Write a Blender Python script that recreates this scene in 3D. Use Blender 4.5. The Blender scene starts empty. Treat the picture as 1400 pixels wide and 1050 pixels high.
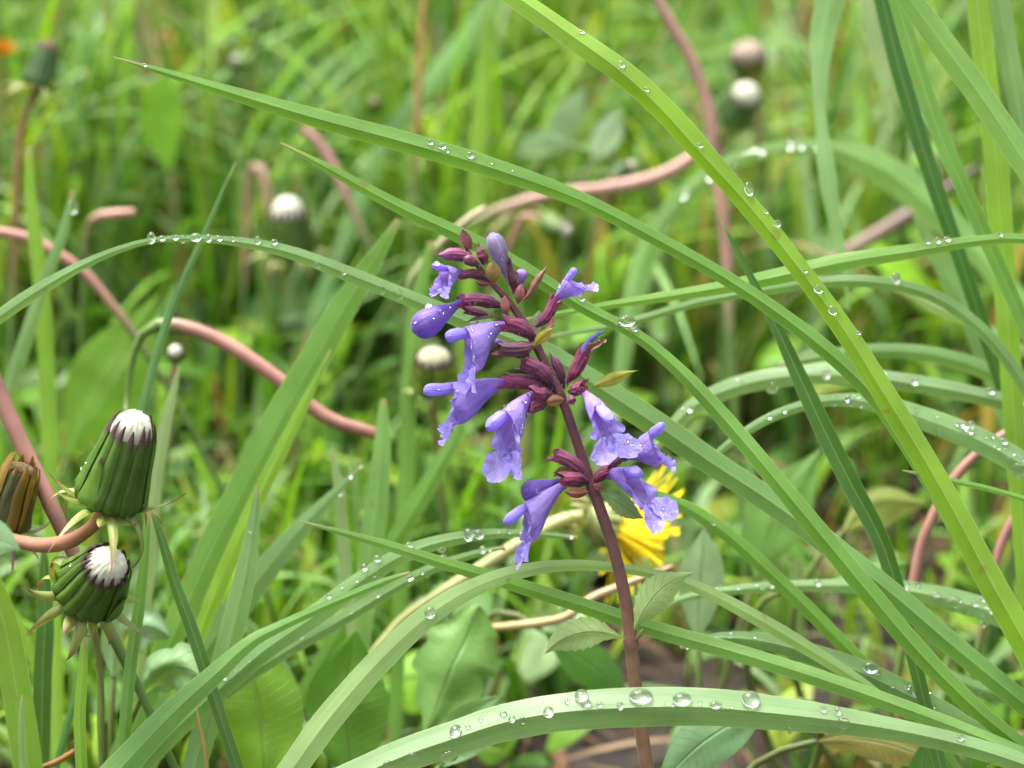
import bpy, math, random
from mathutils import Vector, Matrix, noise
from mathutils.bvhtree import BVHTree

# ------------------------------------------------------------------ camera, sky, sun, exposure
SC = bpy.context.scene
COL = SC.collection
PITCH = math.radians(25.0)
DIST = 0.55                      # lens to the flowering stem, metres
FOCUS = Vector((0, 0, 0.17))
FWD = Vector((0, math.cos(PITCH), -math.sin(PITCH)))
UP = Vector((0, math.sin(PITCH), math.cos(PITCH)))
RIGHT = Vector((1, 0, 0))
CAM = FOCUS - FWD * DIST
MPP = 0.2 / 1400                 # metres per photo pixel at the flower

cd = bpy.data.cameras.new('camera')
cam = bpy.data.objects.new('camera', cd)
COL.objects.link(cam)
cam.location = CAM
cam.rotation_euler = (math.pi / 2 - PITCH, 0, 0)
cd.sensor_width = 36
cd.lens = 36 * DIST / 0.2
cd.clip_start = 0.01
cd.clip_end = 500
cd.dof.use_dof = True
cd.dof.focus_distance = DIST + 0.002
cd.dof.aperture_fstop = 13
cd.dof.aperture_blades = 0
SC.camera = cam

SUN_EL, SUN_ROT = math.radians(69), math.radians(-45)
w = bpy.data.worlds.new('World')
SC.world = w
w.use_nodes = True
nt = w.node_tree
bg = nt.nodes['Background']
sky = nt.nodes.new('ShaderNodeTexSky')
sky.sky_type = 'NISHITA'
sky.sun_disc = False
sky.sun_elevation = SUN_EL
sky.sun_rotation = SUN_ROT
sky.dust_density = 6
sky.air_density = 1.0
sky.ozone_density = 1.0
hsv = nt.nodes.new('ShaderNodeHueSaturation')   # grey, even cloud cover
hsv.inputs['Saturation'].default_value = 0.30
nt.links.new(sky.outputs[0], hsv.inputs['Color'])
nt.links.new(hsv.outputs[0], bg.inputs['Color'])
bg.inputs['Strength'].default_value = 0.10

ld = bpy.data.lights.new('sun', 'SUN')
ld.energy = 1.5
ld.angle = math.radians(32)
ld.color = (1.0, 0.97, 0.92)
sun = bpy.data.objects.new('sun', ld)
COL.objects.link(sun)
sd = Vector((math.sin(SUN_ROT) * math.cos(SUN_EL), math.cos(SUN_ROT) * math.cos(SUN_EL), math.sin(SUN_EL)))
sun.rotation_euler = (-sd).to_track_quat('-Z', 'Y').to_euler()
sun.location = (0, 0, 3)

SC.view_settings.view_transform = 'Standard'
SC.view_settings.look = 'None'
SC.view_settings.exposure = 2.08
SC.view_settings.gamma = 1
SC.view_settings.use_curve_mapping = False
cy = SC.cycles
cy.max_bounces = 10
cy.diffuse_bounces = 4
cy.glossy_bounces = 3
cy.transmission_bounces = 8
cy.transparent_max_bounces = 8
cy.caustics_reflective = False
cy.caustics_refractive = True
cy.sample_clamp_indirect = 6
cy.use_denoising = True
try:
    cy.denoiser = 'OPENIMAGEDENOISE'
except Exception:
    pass

rnd = random.Random(11)

# ------------------------------------------------------------------ helpers
def P(px, py, d=0.0):
    """photo pixel + metres behind the flower's plane -> world point"""
    dep = DIST + d
    k = MPP * dep / DIST
    return CAM + FWD * dep + RIGHT * ((px - 700) * k) + UP * ((525 - py) * k)

def depth_of(p):
    return (p - CAM).dot(FWD) - DIST

def pix(p):
    v = p - CAM
    dep = v.dot(FWD)
    k = MPP * dep / DIST
    return 700 + v.dot(RIGHT) / k, 525 - v.dot(UP) / k

WL = {}
def link(o, parent=None, loc=None):
    COL.objects.link(o)
    if loc is not None:
        o.location = loc
        WL[o.name] = Vector(loc)
    else:
        WL[o.name] = Vector((0, 0, 0))
    if parent is not None:
        o.parent = parent
        o.matrix_parent_inverse = Matrix.Translation(-WL[parent.name])
    return o

def tag(o, label=None, cat=None, group=None, kind=None):
    if label: o['label'] = label
    if cat: o['category'] = cat
    if group: o['group'] = group
    if kind: o['kind'] = kind
    return o

def empty(name, loc):
    e = bpy.data.objects.new(name, None)
    e.empty_display_size = 0.01
    return link(e, None, loc)

class MB:
    def __init__(self):
        self.v = []; self.f = []; self.uv = []; self.t = []; self.sharp = set()
    def add(self, p, uv=(0.5, 0.5), t=(1, 1, 1)):
        self.v.append(p); self.uv.append(uv); self.t.append(t)
        return len(self.v) - 1
    def grid(self, rows, uvs=None, t=(1, 1, 1), close=False, ts=None):
        ids = []
        for i, r in enumerate(rows):
            ids.append([self.add(p, uvs[i][j] if uvs else (j / max(1, len(r) - 1), i / max(1, len(rows) - 1)), ts[i][j] if ts else t) for j, p in enumerate(r)])
        for i in range(len(rows) - 1):
            n = len(rows[i])
            for j in range(n if close else n - 1):
                a, b = ids[i][j], ids[i][(j + 1) % n]
                c, d = ids[i + 1][(j + 1) % n], ids[i + 1][j]
                self.f.append((a, b, c, d))
        return ids
    def build(self, name, mat, parent=None, base=None, smooth=True):
        me = bpy.data.meshes.new(name)
        off = Vector(base) if base is not None else Vector((0, 0, 0))
        me.from_pydata([tuple(Vector(p) - off) for p in self.v], [], self.f)
        ul = me.uv_layers.new(name='UVMap')
        vi = [0] * len(me.loops)
        me.loops.foreach_get('vertex_index', vi)
        flat = [0.0] * (2 * len(vi))
        for k, i in enumerate(vi):
            flat[2 * k], flat[2 * k + 1] = self.uv[i]
        ul.data.foreach_set('uv', flat)
        ca = me.color_attributes.new('tint', 'FLOAT_COLOR', 'POINT')
        cf = []
        for t in self.t: cf += [t[0], t[1], t[2], 1.0]
        ca.data.foreach_set('color', cf)
        if smooth:
            me.polygons.foreach_set('use_smooth', [True] * len(me.polygons))
        if self.sharp:
            for e in me.edges:
                if e.vertices[0] in self.sharp and e.vertices[1] in self.sharp:
                    e.use_edge_sharp = True
        me.materials.append(mat)
        me.update()
        o = bpy.data.objects.new(name, me)
        link(o, parent, base)
        return o

def catmull(pts, n):
    """pts: tuples; n samples, spaced by first-two-coordinate chord length"""
    m = len(pts)
    dim = len(pts[0])
    cum = [0.0]
    for i in range(1, m):
        cum.append(cum[-1] + math.dist(pts[i][:2], pts[i - 1][:2]) + 1e-6)
    out = []
    for k in range(n):
        s = cum[-1] * k / (n - 1)
        i = 0
        while i < m - 2 and cum[i + 1] < s: i += 1
        t = (s - cum[i]) / (cum[i + 1] - cum[i])
        p0, p1, p2, p3 = pts[max(0, i - 1)], pts[i], pts[i + 1], pts[min(m - 1, i + 2)]
        r = []
        for d in range(dim):
            a, b, c, e = p0[d], p1[d], p2[d], p3[d]
            r.append(0.5 * (2 * b + (c - a) * t + (2 * a - 5 * b + 4 * c - e) * t * t + (3 * b - a - 3 * c + e) * t ** 3))
        out.append(tuple(r))
    return out

def sm(t):
    t = max(0.0, min(1.0, t))
    return t * t * (3 - 2 * t)

# ------------------------------------------------------------------ materials
def mat(name):
    m = bpy.data.materials.new(name)
    m.use_nodes = True
    nt = m.node_tree
    nt.nodes.clear()
    out = nt.nodes.new('ShaderNodeOutputMaterial')
    return m, nt, out
def nd(nt, typ, **kw):
    n = nt.nodes.new(typ)
    for k, v in kw.items():
        if k.startswith('i_'):
            n.inputs[k[2:].replace('_', ' ')].default_value = v
        else:
            setattr(n, k, v)
    return n
def math_n(nt, op, a, b=None, c=None):
    n = nt.nodes.new('ShaderNodeMath'); n.operation = op
    for i, x in enumerate((a, b, c)):
        if x is None: continue
        if isinstance(x, (int, float)): n.inputs[i].default_value = x
        else: nt.links.new(x, n.inputs[i])
    return n.outputs[0]
def mixc(nt, fac, a, b, blend='MIX'):
    n = nt.nodes.new('ShaderNodeMix'); n.data_type = 'RGBA'; n.blend_type = blend
    for s, x in ((0, fac), (6, a), (7, b)):
        if isinstance(x, (int, float)): n.inputs[s].default_value = x
        elif isinstance(x, tuple): n.inputs[s].default_value = (*x, 1) if len(x) == 3 else x
        else: nt.links.new(x, n.inputs[s])
    return n.outputs[2]
def ramp(nt, fac, stops):
    n = nt.nodes.new('ShaderNodeValToRGB')
    e = n.color_ramp.elements
    while len(e) < len(stops): e.new(0.5)
    for k, (p, c) in enumerate(stops):
        e[k].position = p; e[k].color = (*c, 1)
    nt.links.new(fac, n.inputs[0])
    return n.outputs[0]

def leaf_shader(nt, out, color, trans_color, trans, rough, bump=None, bump_s=0.3, bump_d=0.0002, spec=0.5, sheen=0.0, coat=0.0):
    b = nd(nt, 'ShaderNodeBsdfPrincipled')
    nt.links.new(color, b.inputs['Base Color'])
    b.inputs['Roughness'].default_value = rough
    b.inputs['Specular IOR Level'].default_value = spec
    b.inputs['Sheen Weight'].default_value = sheen
    b.inputs['Coat Weight'].default_value = coat
    t = nd(nt, 'ShaderNodeBsdfTranslucent')
    nt.links.new(trans_color, t.inputs['Color'])
    if bump is not None:
        bn = nd(nt, 'ShaderNodeBump')
        bn.inputs['Strength'].default_value = bump_s
        bn.inputs['Distance'].default_value = bump_d
        nt.links.new(bump, bn.inputs['Height'])
        nt.links.new(bn.outputs[0], b.inputs['Normal'])
        nt.links.new(bn.outputs[0], t.inputs['Normal'])
    mx = nd(nt, 'ShaderNodeMixShader')
    mx.inputs[0].default_value = trans
    nt.links.new(b.outputs[0], mx.inputs[1])
    nt.links.new(t.outputs[0], mx.inputs[2])
    nt.links.new(mx.outputs[0], out.inputs['Surface'])

def grass_mat(name='grass_blade', trans=0.40, rough=0.40, detail=True, spec=0.65):
    m, nt, out = mat(name)
    at = nd(nt, 'ShaderNodeAttribute', attribute_name='tint')
    uv = nd(nt, 'ShaderNodeUVMap', uv_map='UVMap')
    sx = nd(nt, 'ShaderNodeSeparateXYZ')
    nt.links.new(uv.outputs[0], sx.inputs[0])
    u, v = sx.outputs[0], sx.outputs[1]
    # veins run along the blade
    mp = nd(nt, 'ShaderNodeCombineXYZ')
    nt.links.new(math_n(nt, 'MULTIPLY', u, 22.0), mp.inputs[0])
    nt.links.new(math_n(nt, 'MULTIPLY', v, 0.5), mp.inputs[1])
    no = nd(nt, 'ShaderNodeTexNoise'); no.inputs['Scale'].default_value = 1.0; no.inputs['Detail'].default_value = 3
    nt.links.new(mp.outputs[0], no.inputs['Vector'])
    veins = math_n(nt, 'SINE', math_n(nt, 'MULTIPLY', u, 126.0))
    # broad blotches
    tc = nd(nt, 'ShaderNodeTexCoord')
    n2 = nd(nt, 'ShaderNodeTexNoise'); n2.inputs['Scale'].default_value = 70; n2.inputs['Detail'].default_value = 4
    nt.links.new(tc.outputs['Object'], n2.inputs['Vector'])
    f = math_n(nt, 'ADD', math_n(nt, 'MULTIPLY', no.outputs[0], 0.40), math_n(nt, 'ADD', math_n(nt, 'MULTIPLY', n2.outputs[0], 0.75), 0.42))
    f = math_n(nt, 'ADD', f, math_n(nt, 'MULTIPLY', veins, 0.045))
    col = mixc(nt, 1.0, at.outputs['Color'], f, 'MULTIPLY')
    # pale midrib and margins
    du = math_n(nt, 'ABSOLUTE', math_n(nt, 'SUBTRACT', u, 0.5))
    rib = math_n(nt, 'SUBTRACT', 1.0, math_n(nt, 'SMOOTH_MIN', math_n(nt, 'DIVIDE', du, 0.028), 1.0, 0.1))
    edge = math_n(nt, 'MAXIMUM', 0.0, math_n(nt, 'DIVIDE', math_n(nt, 'SUBTRACT', du, 0.468), 0.032))
    re = math_n(nt, 'MAXIMUM', math_n(nt, 'MULTIPLY', rib, 0.45), math_n(nt, 'MULTIPLY', edge, 0.6))
    re = math_n(nt, 'MAXIMUM', re, 0.0)
    col = mixc(nt, re, col, (0.46, 0.54, 0.24))
    # sere flecks
    n3 = nd(nt, 'ShaderNodeTexNoise'); n3.inputs['Scale'].default_value = 260; n3.inputs['Detail'].default_value = 1
    nt.links.new(tc.outputs['Object'], n3.inputs['Vector'])
    fl = ramp(nt, n3.outputs[0], [(0.73, (0, 0, 0)), (0.79, (1, 1, 1))])
    col = mixc(nt, math_n(nt, 'MULTIPLY', fl, 0.5), col, (0.22, 0.16, 0.03))
    tcol = mixc(nt, 1.0, col, (1.35, 1.4, 0.42), 'MULTIPLY')
    h = math_n(nt, 'ADD', math_n(nt, 'MULTIPLY', veins, 0.35), math_n(nt, 'MULTIPLY', no.outputs[0], 1.4))
    leaf_shader(nt, out, col, tcol, trans, rough, h if detail else None, 0.12, 0.00012, spec=spec)
    return m

def broad_mat():
    m, nt, out = mat('broad_leaf')
    at = nd(nt, 'ShaderNodeAttribute', attribute_name='tint')
    uv = nd(nt, 'ShaderNodeUVMap', uv_map='UVMap')
    sx = nd(nt, 'ShaderNodeSeparateXYZ'); nt.links.new(uv.outputs[0], sx.inputs[0])
    u, v = sx.outputs[0], sx.outputs[1]
    du = math_n(nt, 'ABSOLUTE', math_n(nt, 'SUBTRACT', u, 0.5))
    # side veins leave the midrib at an angle
    sv = math_n(nt, 'ABSOLUTE', math_n(nt, 'SINE', math_n(nt, 'MULTIPLY', math_n(nt, 'ADD', math_n(nt, 'MULTIPLY', v, 5.5), math_n(nt, 'MULTIPLY', du, 3.2)), math.pi)))
    sv = math_n(nt, 'SUBTRACT', 1.0, math_n(nt, 'MINIMUM', math_n(nt, 'DIVIDE', sv, 0.16), 1.0))
    mid = math_n(nt, 'SUBTRACT', 1.0, math_n(nt, 'MINIMUM', math_n(nt, 'DIVIDE', du, 0.035), 1.0))
    vein = math_n(nt, 'MAXIMUM', math_n(nt, 'MULTIPLY', sv, 0.45), mid)
    tc = nd(nt, 'ShaderNodeTexCoord')
    n2 = nd(nt, 'ShaderNodeTexNoise'); n2.inputs['Scale'].default_value = 110; n2.inputs['Detail'].default_value = 5
    nt.links.new(tc.outputs['Object'], n2.inputs['Vector'])
    f = math_n(nt, 'ADD', math_n(nt, 'MULTIPLY', n2.outputs[0], 0.9), 0.55)
    col = mixc(nt, 1.0, at.outputs['Color'], f, 'MULTIPLY')
    col = mixc(nt, math_n(nt, 'MULTIPLY', vein, 0.4), col, (0.2, 0.27, 0.1))
    tcol = mixc(nt, 1.0, col, (1.5, 1.45, 0.3), 'MULTIPLY')
    h = math_n(nt, 'ADD', math_n(nt, 'MULTIPLY', vein, -1.2), n2.outputs[0])
    leaf_shader(nt, out, col, tcol, 0.34, 0.5, h, 0.6, 0.0004, spec=0.32)
    return m

def tint_mat(name, trans, rough, scale, amp, tmul, spec=0.4, sheen=0.0, bs=0.3, bd=0.0002, coat=0.0):
    m, nt, out = mat(name)
    at = nd(nt, 'ShaderNodeAttribute', attribute_name='tint')
    tc = nd(nt, 'ShaderNodeTexCoord')
    n2 = nd(nt, 'ShaderNodeTexNoise'); n2.inputs['Scale'].default_value = scale; n2.inputs['Detail'].default_value = 5
    nt.links.new(tc.outputs['Object'], n2.inputs['Vector'])
    f = math_n(nt, 'ADD', math_n(nt, 'MULTIPLY', n2.outputs[0], 2 * amp), 1 - amp)
    col = mixc(nt, 1.0, at.outputs['Color'], f, 'MULTIPLY')
    tcol = mixc(nt, 1.0, col, tmul, 'MULTIPLY')
    leaf_shader(nt, out, col, tcol, trans, rough, n2.outputs[0], bs, bd, spec=spec, sheen=sheen, coat=coat)
    return m

def petal_mat():
    m, nt, out = mat('lilac_petal')
    at = nd(nt, 'ShaderNodeAttribute', attribute_name='tint')
    uv = nd(nt, 'ShaderNodeUVMap', uv_map='UVMap')
    sx = nd(nt, 'ShaderNodeSeparateXYZ'); nt.links.new(uv.outputs[0], sx.inputs[0])
    cv = nd(nt, 'ShaderNodeCombineXYZ')
    nt.links.new(math_n(nt, 'MULTIPLY', sx.outputs[0], 22.0), cv.inputs[0])
    nt.links.new(math_n(nt, 'MULTIPLY', sx.outputs[1], 3.0), cv.inputs[1])
    no = nd(nt, 'ShaderNodeTexNoise'); no.inputs['Scale'].default_value = 1; no.inputs['Detail'].default_value = 3
    nt.links.new(cv.outputs[0], no.inputs['Vector'])
    tc = nd(nt, 'ShaderNodeTexCoord')
    n2 = nd(nt, 'ShaderNodeTexNoise'); n2.inputs['Scale'].default_value = 420; n2.inputs['Detail'].default_value = 4
    nt.links.new(tc.outputs['Object'], n2.inputs['Vector'])
    f = math_n(nt, 'ADD', math_n(nt, 'MULTIPLY', no.outputs[0], 0.85), math_n(nt, 'ADD', math_n(nt, 'MULTIPLY', n2.outputs[0], 0.7), 0.22))
    col = mixc(nt, 1.0, at.outputs['Color'], f, 'MULTIPLY')
    tcol = mixc(nt, 1.0, col, (1.1, 0.85, 1.1), 'MULTIPLY')
    h = math_n(nt, 'ADD', no.outputs[0], n2.outputs[0])
    leaf_shader(nt, out, col, tcol, 0.48, 0.42, h, 0.7, 0.00035, spec=0.45, sheen=0.15)
    return m

def water_mat():
    m, nt, out = mat('water')
    b = nd(nt, 'ShaderNodeBsdfPrincipled')
    b.inputs['Base Color'].default_value = (1, 1, 1, 1)
    b.inputs['Roughness'].default_value = 0.0
    b.inputs['IOR'].default_value = 1.333
    b.inputs['Transmission Weight'].default_value = 1.0
    nt.links.new(b.outputs[0], out.inputs['Surface'])
    return m

def soil_mat():
    m, nt, out = mat('soil')
    tc = nd(nt, 'ShaderNodeTexCoord')
    n1 = nd(nt, 'ShaderNodeTexNoise'); n1.inputs['Scale'].default_value = 26; n1.inputs['Detail'].default_value = 8
    n2 = nd(nt, 'ShaderNodeTexNoise'); n2.inputs['Scale'].default_value = 150; n2.inputs['Detail'].default_value = 6
    for n in (n1, n2): nt.links.new(tc.outputs['Object'], n.inputs['Vector'])
    c1 = ramp(nt, n1.outputs[0], [(0.25, (0.008, 0.005, 0.003)), (0.5, (0.022, 0.013, 0.006)), (0.75, (0.055, 0.036, 0.02))])
    c2 = ramp(nt, n2.outputs[0], [(0.3, (0.45, 0.45, 0.45)), (0.7, (1.4, 1.35, 1.25))])
    col = mixc(nt, 1.0, c1, c2, 'MULTIPLY')
    b = nd(nt, 'ShaderNodeBsdfPrincipled')
    nt.links.new(col, b.inputs['Base Color'])
    b.inputs['Roughness'].default_value = 0.8
    bn = nd(nt, 'ShaderNodeBump'); bn.inputs['Strength'].default_value = 0.9; bn.inputs['Distance'].default_value = 0.006
    nt.links.new(math_n(nt, 'ADD', n1.outputs[0], math_n(nt, 'MULTIPLY', n2.outputs[0], 0.5)), bn.inputs['Height'])
    nt.links.new(bn.outputs[0], b.inputs['Normal'])
    nt.links.new(b.outputs[0], out.inputs['Surface'])
    return m

M_GRASS = grass_mat()
M_FILL = grass_mat('grass_fill', 0.32, 0.5, False, 0.25)
M_BROAD = broad_mat()
M_PETAL = petal_mat()
M_CALYX = tint_mat('calyx', 0.18, 0.5, 520, 0.45, (1.3, 0.8, 0.8), 0.4, 0.12, 0.6, 0.0004)
M_STEM = tint_mat('stem', 0.0, 0.55, 420, 0.5, (1, 1, 1), 0.4, 0.08, 0.5, 0.0002)
M_STALK = tint_mat('dandelion_stalk', 0.08, 0.42, 75, 0.6, (1.2, 1, 0.8), 0.5, 0.0, 0.25, 0.0003)
M_BRACT = tint_mat('dandelion_bract', 0.2, 0.42, 300, 0.35, (1.3, 1.3, 0.4), 0.5, 0.0, 0.4, 0.0003)
M_PAPPUS = tint_mat('pappus', 0.4, 0.75, 900, 0.18, (1, 1, 1), 0.2, 0.4, 0.6, 0.0004)
M_YELLOW = tint_mat('yellow_ray', 0.35, 0.5, 260, 0.25, (1.1, 1.0, 0.5), 0.3)
M_LITTER = tint_mat('dead_litter', 0.15, 0.7, 200, 0.5, (1.2, 1, 0.7), 0.25)
M_WATER = water_mat()
M_SOIL = soil_mat()

# palette (linear base colours)
GL = (0.165, 0.300, 0.105)      # glaucous grey-green
MID = (0.135, 0.290, 0.045)
BR = (0.200, 0.370, 0.022)      # bright yellowish green
DK = (0.060, 0.155, 0.022)
PALE = (0.270, 0.380, 0.170)
YEL = (0.330, 0.370, 0.080)

# ------------------------------------------------------------------ ground
def ground_z(x, y):
    return 0.010 * noise.noise(Vector((x * 9, y * 9, 0))) + 0.004 * noise.noise(Vector((x * 37, y * 37, 3)))

def build_ground():
    ax = []
    n = 70
    for i in range(-n, n + 1):
        t = i / n
        ax.append(math.copysign(1.3 * abs(t) + 150 * abs(t) ** 9, t))
    mb = MB()
    rows = []
    for y in ax:
        rows.append([Vector((x, y + 0.35, ground_z(x, y + 0.35) if abs(x) < 4 and abs(y) < 4 else 0)) for x in ax])
    mb.grid(rows)
    o = mb.build('ground', M_SOIL)
    tag(o, kind='structure')
build_ground()

# ------------------------------------------------------------------ ribbons: grass blades and leaves
class Ribbon: pass

def ribbon_points(pts, n, root=True, root_k=0.7):
    """photo points (px, py, d_mm, width_px[, roll]) -> world spine, half widths, roll; then on down to the ground"""
    pts = [p if len(p) == 5 else (*p, 0.0) for p in pts]
    smp = catmull(pts, n)
    sp, hw, ro = [], [], []
    for (px, py, d, wd, rl) in smp:
        d *= 0.001
        sp.append(P(px, py, d))
        hw.append(max(0.05, wd) * 0.5 * MPP * (DIST + d) / DIST)
        ro.append(math.radians(rl))
    if root and sp[-1].z > 0.004:
        p = sp[-1]
        t = (sp[-1] - sp[-3]).normalized()
        h = Vector((t.x, t.y, 0))
        k = min(p.z * root_k, 0.09)
        end = p + (h.normalized() * k if h.length > 1e-3 else Vector((0, 0, 0)))
        end.z = -0.004
        ln = (end - p).length
        c = p + t * ln * 0.45
        if c.z < 0.0: c.z = 0.0
        m = 12
        for i in range(1, m + 1):
            s = i / m
            q = p * (1 - s) ** 2 + c * 2 * s * (1 - s) + end * s * s
            sp.append(q); hw.append(hw[n - 1] * (1 - 0.35 * s)); ro.append(ro[n - 1])
    return sp, hw, ro

def ribbon_mesh(sp, hw, ro, fold=0.3, cols=9, tint=(1, 1, 1), edge=None, wav=0.0, seed=0, mb=None, tint2=None):
    mb = mb or MB()
    n = len(sp)
    L = [0.0]
    for i in range(1, n): L.append(L[-1] + (sp[i] - sp[i - 1]).length)
    rows, uvs, ts = [], [], []
    prevS = None
    for i in range(n):
        T = (sp[min(n - 1, i + 1)] - sp[max(0, i - 1)]).normalized()
        V = (CAM - sp[i]).normalized()
        S = T.cross(V)
        if S.length < 0.15 and prevS is not None: S = prevS
        S.normalize()
        if prevS is not None and S.dot(prevS) < 0: S = -S
        prevS = S.copy()
        N = S.cross(T).normalized()
        if N.dot(V) < 0: N = -N
        rr_ = ro[i] + 0.10 * noise.noise(Vector((L[i] * 25, seed * 1.3, 2)))
        c, s_ = math.cos(rr_), math.sin(rr_)
        S2 = S * c + N * s_
        N2 = N * c - S * s_
        w_ = hw[i] / max(0.35, abs(c))
        r, u_, t_ = [], [], []
        s = L[i] / max(1e-9, L[-1])
        for j in range(cols):
            u = -1 + 2 * j / (cols - 1)
            e = 1.0
            if edge: e = edge(s, 1 if u > 0 else -1)
            elif abs(u) > 0.9: e = 1 + 0.05 * noise.noise(Vector((L[i] * 130, u * 3 + seed, 5)))
            x = u * w_ * e
            h = fold * (1 - abs(u)) * w_
            if wav: h += wav * w_ * noise.noise(Vector((u * 1.5, L[i] * 90, seed))) 
            r.append(sp[i] + S2 * x + N2 * h)
            u_.append(((u + 1) / 2, L[i] * 100))
            if tint2: 
                k = sm(s); t_.append(tuple(a * (1 - k) + b * k for a, b in zip(tint, tint2)))
            else: t_.append(tint)
            if not edge and s < 0.022:
                k = sm(1 - s / 0.022) * 0.75; t_[-1] = tuple(a * (1 - k) + b * k for a, b in zip(t_[-1], (0.40, 0.32, 0.16)))
        rows.append(r); uvs.append(u_); ts.append(t_)
    if cols % 2:
        st = len(mb.v)
    ids = mb.grid(rows, uvs, ts=ts)
    if cols % 2 and fold > 0.12:
        for r in ids: mb.sharp.add(r[cols // 2])
    return mb

DROP = None
def drop_mesh():
    global DROP
    if DROP: return DROP
    mb = MB()
    rings, seg = 12, 20
    rows = []
    for i in range(rings + 1):
        a = math.pi * i / rings
        z = math.cos(a)
        z = z if z > 0 else z * 0.40      # sits flattened on the waxy leaf
        rows.append([Vector((math.sin(a) * math.cos(2 * math.pi * j / seg), math.sin(a) * math.sin(2 * math.pi * j / seg), z)) for j in range(seg)])
    mb.grid(rows, close=True)
    me = bpy.data.meshes.new('water_drop')
    me.from_pydata([tuple(p) for p in mb.v], [], mb.f)
    me.polygons.foreach_set('use_smooth', [True] * len(me.polygons))
    me.materials.append(M_WATER)
    import bmesh
    bm = bmesh.new(); bm.from_mesh(me)
    bmesh.ops.remove_doubles(bm, verts=bm.verts, dist=1e-6)
    bmesh.ops.recalc_face_normals(bm, faces=bm.faces)
    bm.to_mesh(me); bm.free()
    DROP = me
    return me

def drops_on(obj, mb, lst, prefer_up=True, squash=0.66, parent=None):
    """water beads seated on a surface where the lines of sight of the listed pixels meet it"""
    bvh = BVHTree.FromPolygons([tuple(v) for v in mb.v], mb.f)
    me = drop_mesh()
    cen = sum((Vector(v) for v in mb.v), Vector((0, 0, 0))) / len(mb.v)
    for (px, py, r) in lst:
        d = (P(px, py) - CAM).normalized()
        hit = bvh.ray_cast(CAM, d)
        if hit[0] is None:
            # beside the edge: nearest point of the surface to the line of sight
            best = None
            q = CAM + d * (cen - CAM).length
            for _ in range(6):
                h2 = bvh.find_nearest(q)
                if h2[0] is None: break
                best = h2
                q = CAM + d * (h2[0] - CAM).dot(d)
            if best is None: continue
            loc, nor = best[0], best[1]
        else:
            loc, nor = hit[0], hit[1]
        if nor.dot(CAM - loc) < 0 and prefer_up is False: nor = -nor
        if prefer_up and nor.z < 0: nor = -nor
        rad = r * MPP * (loc - CAM).dot(FWD) / DIST
        o = bpy.data.objects.new('water_drop', me)
        link(o, parent or obj, loc + nor * rad * 0.44 * squash)
        q = nor.to_track_quat('Z', 'Y')
        o.rotation_euler = q.to_euler()
        rad *= 0.90
        a = 0.82 + 0.42 * rnd.random()
        o.scale = (rad * a, rad / a, rad * squash * (0.9 + 0.2 * rnd.random()))

def spray_list(pts, n, rmin, rmax, seed, spread=0.8, t0=0.0, t1=1.0):
    R = random.Random(seed)
    smp = catmull([p[:4] for p in pts], 80)
    out = []
    for _ in range(n):
        t = t0 + (t1 - t0) * R.random()
        p = smp[int(t * 79)]
        q = smp[min(79, int(t * 79) + 1)]
        tx, ty = q[0] - p[0], q[1] - p[1]
        l = math.hypot(tx, ty) + 1e-6
        o = (R.random() - 0.5) * spread * p[3]
        out.append((p[0] - ty / l * o, p[1] + tx / l * o, rmin + (rmax - rmin) * R.random() ** 2.5))
    return out

BLADES = {}
def blade(key, label, pts, tint=GL, fold=0.3, drops=(), n=60, group='grass blades', name='grass_blade', cat='grass blade', root=True, edge=None, wav=0.06, m=None, tint2=None, cols=9, rk=0.7):
    sp, hw, ro = ribbon_points(pts, n, root, rk)
    mb = ribbon_mesh(sp, hw, ro, fold, cols, tint, edge, wav, seed=len(BLADES) * 7.3, tint2=tint2)
    o = mb.build(name, m or M_GRASS, None, base=sp[-1])
    tag(o, label, cat, group)
    if drops: drops_on(o, mb, drops)
    BLADES[key] = (o, mb)
    return o

# ---- the sharp blades around the flower
B1 = [(155,78,4,2),(215,96,4,9),(300,122,5,17),(420,158,6,25),(560,196,7,29),(690,235,8,27),(800,276,9,22),(900,328,9,20),(1000,385,9,21),(1100,455,9,23),(1190,535,9,25),(1250,620,9,26),(1320,740,9,27)]
blade('B1', 'long pale blade with pointed tip at upper left crossing above the violet flower spike', B1, MID, 0.42,
      [(588,194,5),(604,200,6),(643,212,6),(672,222,3),(198,89,3),(700,232,2.5),(612,206,3)], tint2=(0.126,0.294,0.050))
B2 = [(383,195,10,2),(450,231,10,13),(550,285,11,19),(640,327,12,22),(720,371,13,22),(800,421,13,19),(870,458,12,17),(930,508,11,20),(990,572,10,24),(1060,655,8,26),(1130,740,8,28),(1200,825,8,29),(1260,895,8,28),(1330,965,8,25),(1390,1015,8,22)]
blade('B2', 'slender blade with tip left of the spike, running behind the topmost buds to lower right', B2, MID, 0.42,
      [(843,446,5),(857,439,11),(868,450,5),(850,442,3),(795,408,5),(866,446,4)])
B3 = [(560,-90,2,2),(630,-45,1,16),(700,-5,0,26,25),(780,50,-1,31,20),(850,98,-2,33,0),(910,152,-3,33,-15),(960,208,-4,31,-15),(1010,265,-4,28),(1060,325,-4,27),(1110,390,-4,27),(1160,460,-4,29),(1210,540,-4,32),(1260,622,-4,33),(1310,710,-4,35),(1360,805,-4,38),(1430,930,-4,40)]
blade('B3', 'broadest bright green blade slanting from the top edge down to the right edge', B3, BR, 0.42,
      [(1024,258,9),(1047,289,4),(1063,305,6),(1118,395,8),(1138,424,8),(1173,455,4),(795,44,4),(850,88,6),(846,96,3),(884,122,4),(957,198,5),(1100,370,4)], cols=9)
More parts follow.
